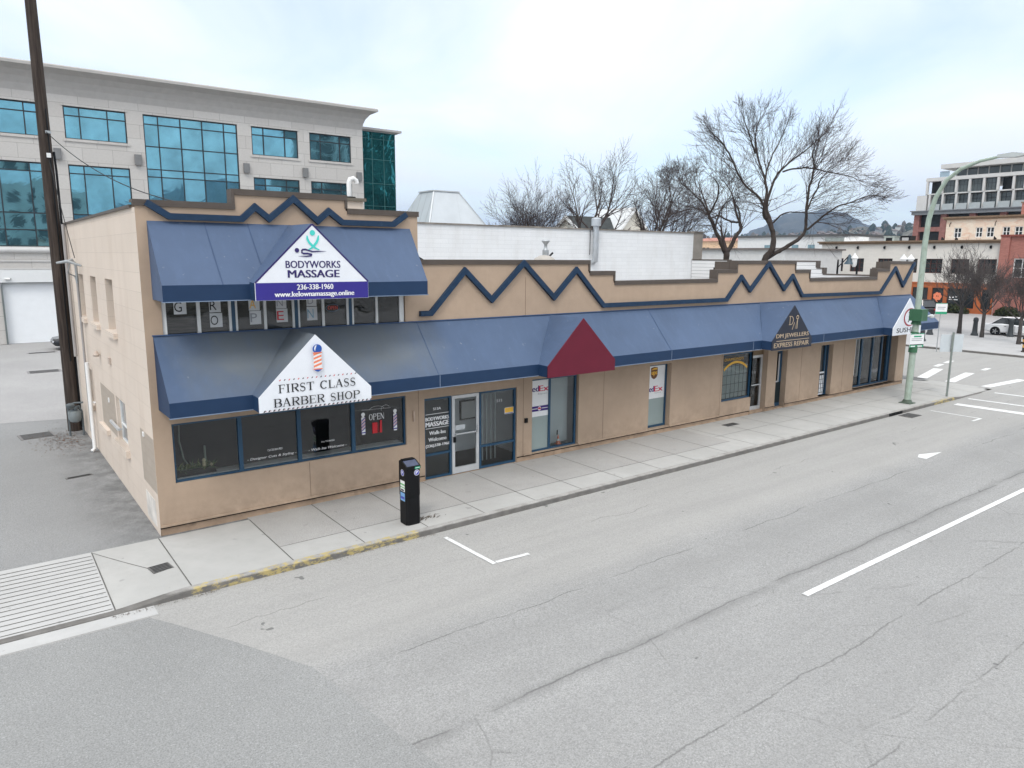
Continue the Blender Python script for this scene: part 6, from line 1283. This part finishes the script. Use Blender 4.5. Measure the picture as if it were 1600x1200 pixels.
for k in range(420):
    x, y = -.75+rd.gauss(0, .38), 10.6+rd.gauss(0, .9)
    if x > -.05: continue
    s = rd.uniform(.02, .05); a = rd.uniform(0, 6.3); c_, s_ = math.cos(a)*s, math.sin(a)*s; z = -.012+rd.uniform(0, .02); mb.quad((x-c_, y-s_, z), (x+s_*.4, y-c_*.4, z+.006), (x+c_, y+s_, z), (x-s_*.4, y+c_*.4, z+.004), rd.choice((0, 0, 1)))
for k in range(420):
    x = rd.choice((rd.uniform(-1.4, .4), rd.uniform(2.6, 5.0), rd.uniform(-.4, 30))); y = -3.1-abs(rd.gauss(0, .05)); s = rd.uniform(.005, .017); a = rd.uniform(0, 6.3); c_, s_ = math.cos(a)*s, math.sin(a)*s; z = ZR+.012; mb.quad((x-c_, y-s_, z), (x+s_*.5, y-c_*.5, z+.006), (x+c_, y+s_, z), (x-s_*.5, y+c_*.5, z+.004), rd.choice((0, 1, 1)))
for k in range(60):
    x, y = 5.2+rd.gauss(0, .22), -2.42+rd.gauss(0, .07); s = rd.uniform(.02, .06); a = rd.gauss(.1, .5); c_, s_ = math.cos(a)*s, math.sin(a)*s; mb.quad((x-c_, y-s_, .006), (x+s_*.2, y-c_*.2, .012), (x+c_, y+s_, .02), (x-s_*.2, y+c_*.2, .014), 1)
tag(mb.build('dry_leaves', [plain('dry_leaf', (.16, .085, .05), .9, .3), plain('grey_leaf', (.13, .11, .09), .9, .3)], None, 40, False), 'dry leaf litter by the pole and along the gutter', 'leaves', kind='stuff')
# things in the barber's window and the courier's window
t = thing('planter', 'black window box of green plants inside the barber window', 'planter', (.86, .28, 1.135)); g = MB(); g.prism([(.20, 1.137), (.36, 1.137), (.38, 1.30), (.18, 1.30)], 'yz', .44, 1.27); g.build('box', BLACKM, t)
rd = random.Random(2); g = MB()
for k in range(260):
    x = rd.uniform(.45, 1.22); p = Vector((x, .28+rd.uniform(-.08, .08), 1.29)); d_ = (rdir(rd)+UPV*.8).normalized(); L_ = rd.uniform(.06, .26); s_ = d_.cross(rdir(rd)).normalized()*.012; mid = p+d_*L_*.6; g.quad(p, mid-s_, p+d_*L_-UPV*.03, mid+s_, rd.choice((0, 0, 1)))
g.build('foliage', [plain('houseplant_green', (.06, .13, .04), .6, .3), plain('houseplant_pale', (.2, .25, .08), .6, .3)], t, 180, False)
g = MB(); g.tube([(1.03, .24, 1.29), (1.03, .24, 1.42)], .035, 10); g.lathe([(.035, 1.42), (.045, 1.46), (.02, 1.5)], (1.03, .24, 0), 10); g.lathe([(.01, 1.3), (.04, 1.34), (.01, 1.38)], (1.18, .24, 0), 10); g.build('ornament', plain('pale_ornament', (.55, .48, .3), .5), t)
g = MB(); g.tube([(.62, .5, 2.4), (.60, .5, 1.9), (.66, .45, 1.5), (.76, .3, 1.3)], .018, 6); g.tube([(1.1, .4, 1.2), (1.1, .4, 1.75)], .022, 6); tag(g.build('curtain_tube', plain('dull_green_tube', (.20, .24, .2), .6)), 'pale tubes hanging behind the plants in the barber window', 'tube')
t = thing('traffic_cone', 'small orange and white cone inside the courier window', 'cone', (11.42, .22, .25)); g = MB(); g.box(11.33, 11.51, .16, .30, .252, .27); g.lathe([(.07, .27), (.052, .36)], (11.42, .23, 0), 12, 0); g.lathe([(.052, .36), (.04, .42)], (11.42, .23, 0), 12, 1); g.lathe([(.04, .42), (.015, .54)], (11.42, .23, 0), 12, 0); g.build('cone', [INKO, INKW], t); g = MB(); g.lathe([(.025, .54), (.02, .68), (.005, .7)], (11.40, .25, 0), 8); g.build('tip', BLACKM, t)

# ------------------------------------------------------------------ cars
CGLASS = plain('car_glass', (.03, .036, .04), .08, .2, 2, 9, 0, .7); TAIL = flat('tail_red', (.35, .02, .02), .3); HEAD = flat('head_lamp', (.6, .62, .65), .15); RIM = plain('alloy', (.5, .51, .52), .35, .1, 5, 40, 0, .5, .6)
def car(label, loc, rz, paint, L=4.6, W=1.78, H=1.45, suv=False, group=None):
    t = thing('parked_car', label, 'car', (0, 0, 0), 0, group); h = W/2; sh = .92 if not suv else 1.08; zb = .22 if not suv else .3
    X = [(-L/2, .80, .45, .72), (-L/2+.12, .93, .3, .9), (-L/2+.6, 1, zb, sh), (-L/2+1.3, 1, zb, sh+.03), (0, 1, zb, sh), (L/2-1.4, 1, zb, sh-.02), (L/2-.6, .98, zb, sh-.12), (L/2-.12, .9, .3, .72), (L/2, .78, .42, .58)]
    g = MB(); vs = []; n = 10
    for x, k, a, b in X:
        w_ = h*k; m_ = (a+b)/2
        half = [(w_*.86, a), (w_*.99, a+.1), (w_, m_), (w_*.97, b-.1), (w_*.86, b)]
        vs += [(x, y, z) for y, z in half]+[(x, -y, z) for y, z in half[::-1]]
    g.add(vs, [(i*n+k, i*n+(k+1) % n, (i+1)*n+(k+1) % n, (i+1)*n+k) for i in range(len(X)-1) for k in range(n)]+[list(range(n)), [(len(X)-1)*n+k for k in range(n-1, -1, -1)]], 0, True)
    body = g.build('body', paint, t, 35)
    r0, r1, f1, f0 = (-L/2+.55, -L/2+1.25, .35, 1.15) if not suv else (-L/2+.12, -L/2+.45, .5, 1.25)
    wb_, wt = h*.90, h*.70
    def gh(name, m_, ins, zlo, zhi, mat):
        g = MB(); P = [(r0+ins, wb_-ins*.2, zlo), (r1+ins*.6, wt, zhi), (f1-ins*.6, wt, zhi), (f0-ins, wb_-ins*.2, zlo)]
        g.add([(x, y, z) for x, y, z in P]+[(x, -y, z) for x, y, z in P], [(0, 1, 2, 3), (7, 6, 5, 4), (0, 4, 5, 1), (1, 5, 6, 2), (2, 6, 7, 3), (3, 7, 4, 0)]); return g.build(name, mat, t)
    gh('cabin_glass', 0, 0, sh-.06, H-.03, CGLASS)
    g = MB(); g.add([(r1-.06, -wt-.02, H-.035), (f1+.06, -wt-.02, H-.035), (f1+.06, wt+.02, H-.035), (r1-.06, wt+.02, H-.035), (r1+.1, -wt*.85, H), (f1-.1, -wt*.85, H), (f1-.1, wt*.85, H), (r1+.1, wt*.85, H)], [(0, 3, 2, 1), (4, 5, 6, 7), (0, 1, 5, 4), (1, 2, 6, 5), (2, 3, 7, 6), (3, 0, 4, 7)])
    for s in (-1, 1):
        for a, b in (((r0-.02, s*(wb_+.012), sh-.03), (r1-.02, s*(wt+.012), H-.03)), ((f0+.02, s*(wb_+.012), sh-.06), (f1+.02, s*(wt+.012), H-.03)), ((-.28, s*(wb_+.012), sh-.04), (-.32, s*(wt+.012), H-.03))): g.bar(a, b, .09, .05)
    g.build('roof', paint, t)
    for xw in (-L/2+.95, L/2-.88):
        for s in (-1, 1):
            g = MB(); g.lathe([(.30, -.11), (.325, -.09), (.325, .09), (.30, .11)], (xw, s*(h-.11), .325), 20, 0, (0, 1, 0)); w1 = g.build('wheel', RUBBER, t)
            g = MB(); g.lathe([(.22, .0), (.22, .012)], (xw, s*(h-.11)+s*.105, .325), 16, 1, (0, s, 0))
            for k in range(5): a = 2*math.pi*k/5; g.bar((xw, s*(h+.012), .325), (xw+.2*math.cos(a), s*(h+.012), .325+.2*math.sin(a)), .07, .012, 0, (0, 1, 0))
            g.build('rim', [RIM, BLACKM], w1)
            g = MB(); g.lathe([(.365, .0), (.365, .006)], (xw, s*(h-.004), .33), 20, 0, (0, s, 0)); g.build('wheel_arch', BLACKM, t)
    for s in (-1, 1):
        g = MB(); g.box(-L/2-.005, -L/2+.12, min(s*h*.45, s*h*.84), max(s*h*.45, s*h*.84), .66, .82); g.build('tail_lamp', TAIL, t)
        g = MB(); g.box(L/2-.22, L/2+.005, min(s*h*.42, s*h*.82), max(s*h*.42, s*h*.82), .5, .62); g.build('headlight', HEAD, t)
        g = MB(); g.box(.85, 1.0, min(s*h, s*(h+.16)), max(s*h, s*(h+.16)), sh-.06, sh+.08); g.build('mirror', paint, t)
        g = MB(); g.box(-.75, -.6, min(s*(h*.975), s*(h*1.012)), max(s*(h*.975), s*(h*1.012)), sh-.17, sh-.14); g.box(.2, .35, min(s*(h*.975), s*(h*1.012)), max(s*(h*.975), s*(h*1.012)), sh-.17, sh-.14); g.box(-.005, .005, min(s*(h*.97), s*(h*1.004)), max(s*(h*.97), s*(h*1.004)), .3, sh-.1); g.build('handle', BLACKM, t)
    t.location = loc; t.rotation_euler = (0, 0, rz); return t
car('white saloon car parked across the plaza, cut by the picture edge', (63.95, 5.35, .0), R(-90), plain('white_car_paint', (.80, .81, .82), .22, .03, 3, 40, 0, .6))
car('dark sports utility car in front of the orange shopfront', (79.5, 20.3, .0), R(60), plain('black_car_paint', (.02, .018, .018), .2, .1, 3, 40, 0, .6), 4.7, 1.9, 1.75, True)
car('black car nosing out beside the white garage door', (3.55, 37.3, -.012), R(180), plain('black_blue_paint', (.012, .013, .016), .18, .1, 3, 40, 0, .6), 4.6, 1.85, 1.5)

# ------------------------------------------------------------------ air between here and the hills
g = MB(); g.box(-7100, 7100, -7100, 7100, -1.4, 420)
n_ = NT('haze_air'); n_.t.nodes.remove(n_.b)
pv = n_.node('ShaderNodeVolumePrincipled', {'Color': (.52, .72, 1.0, 1), 'Density': .00015, 'Anisotropy': .25}); n_.t.links.new(pv.outputs[0], n_.o.inputs['Volume'])
tag(g.build('haze', n_.mat), 'thin pale blue haze before the far hills', 'haze', kind='stuff')
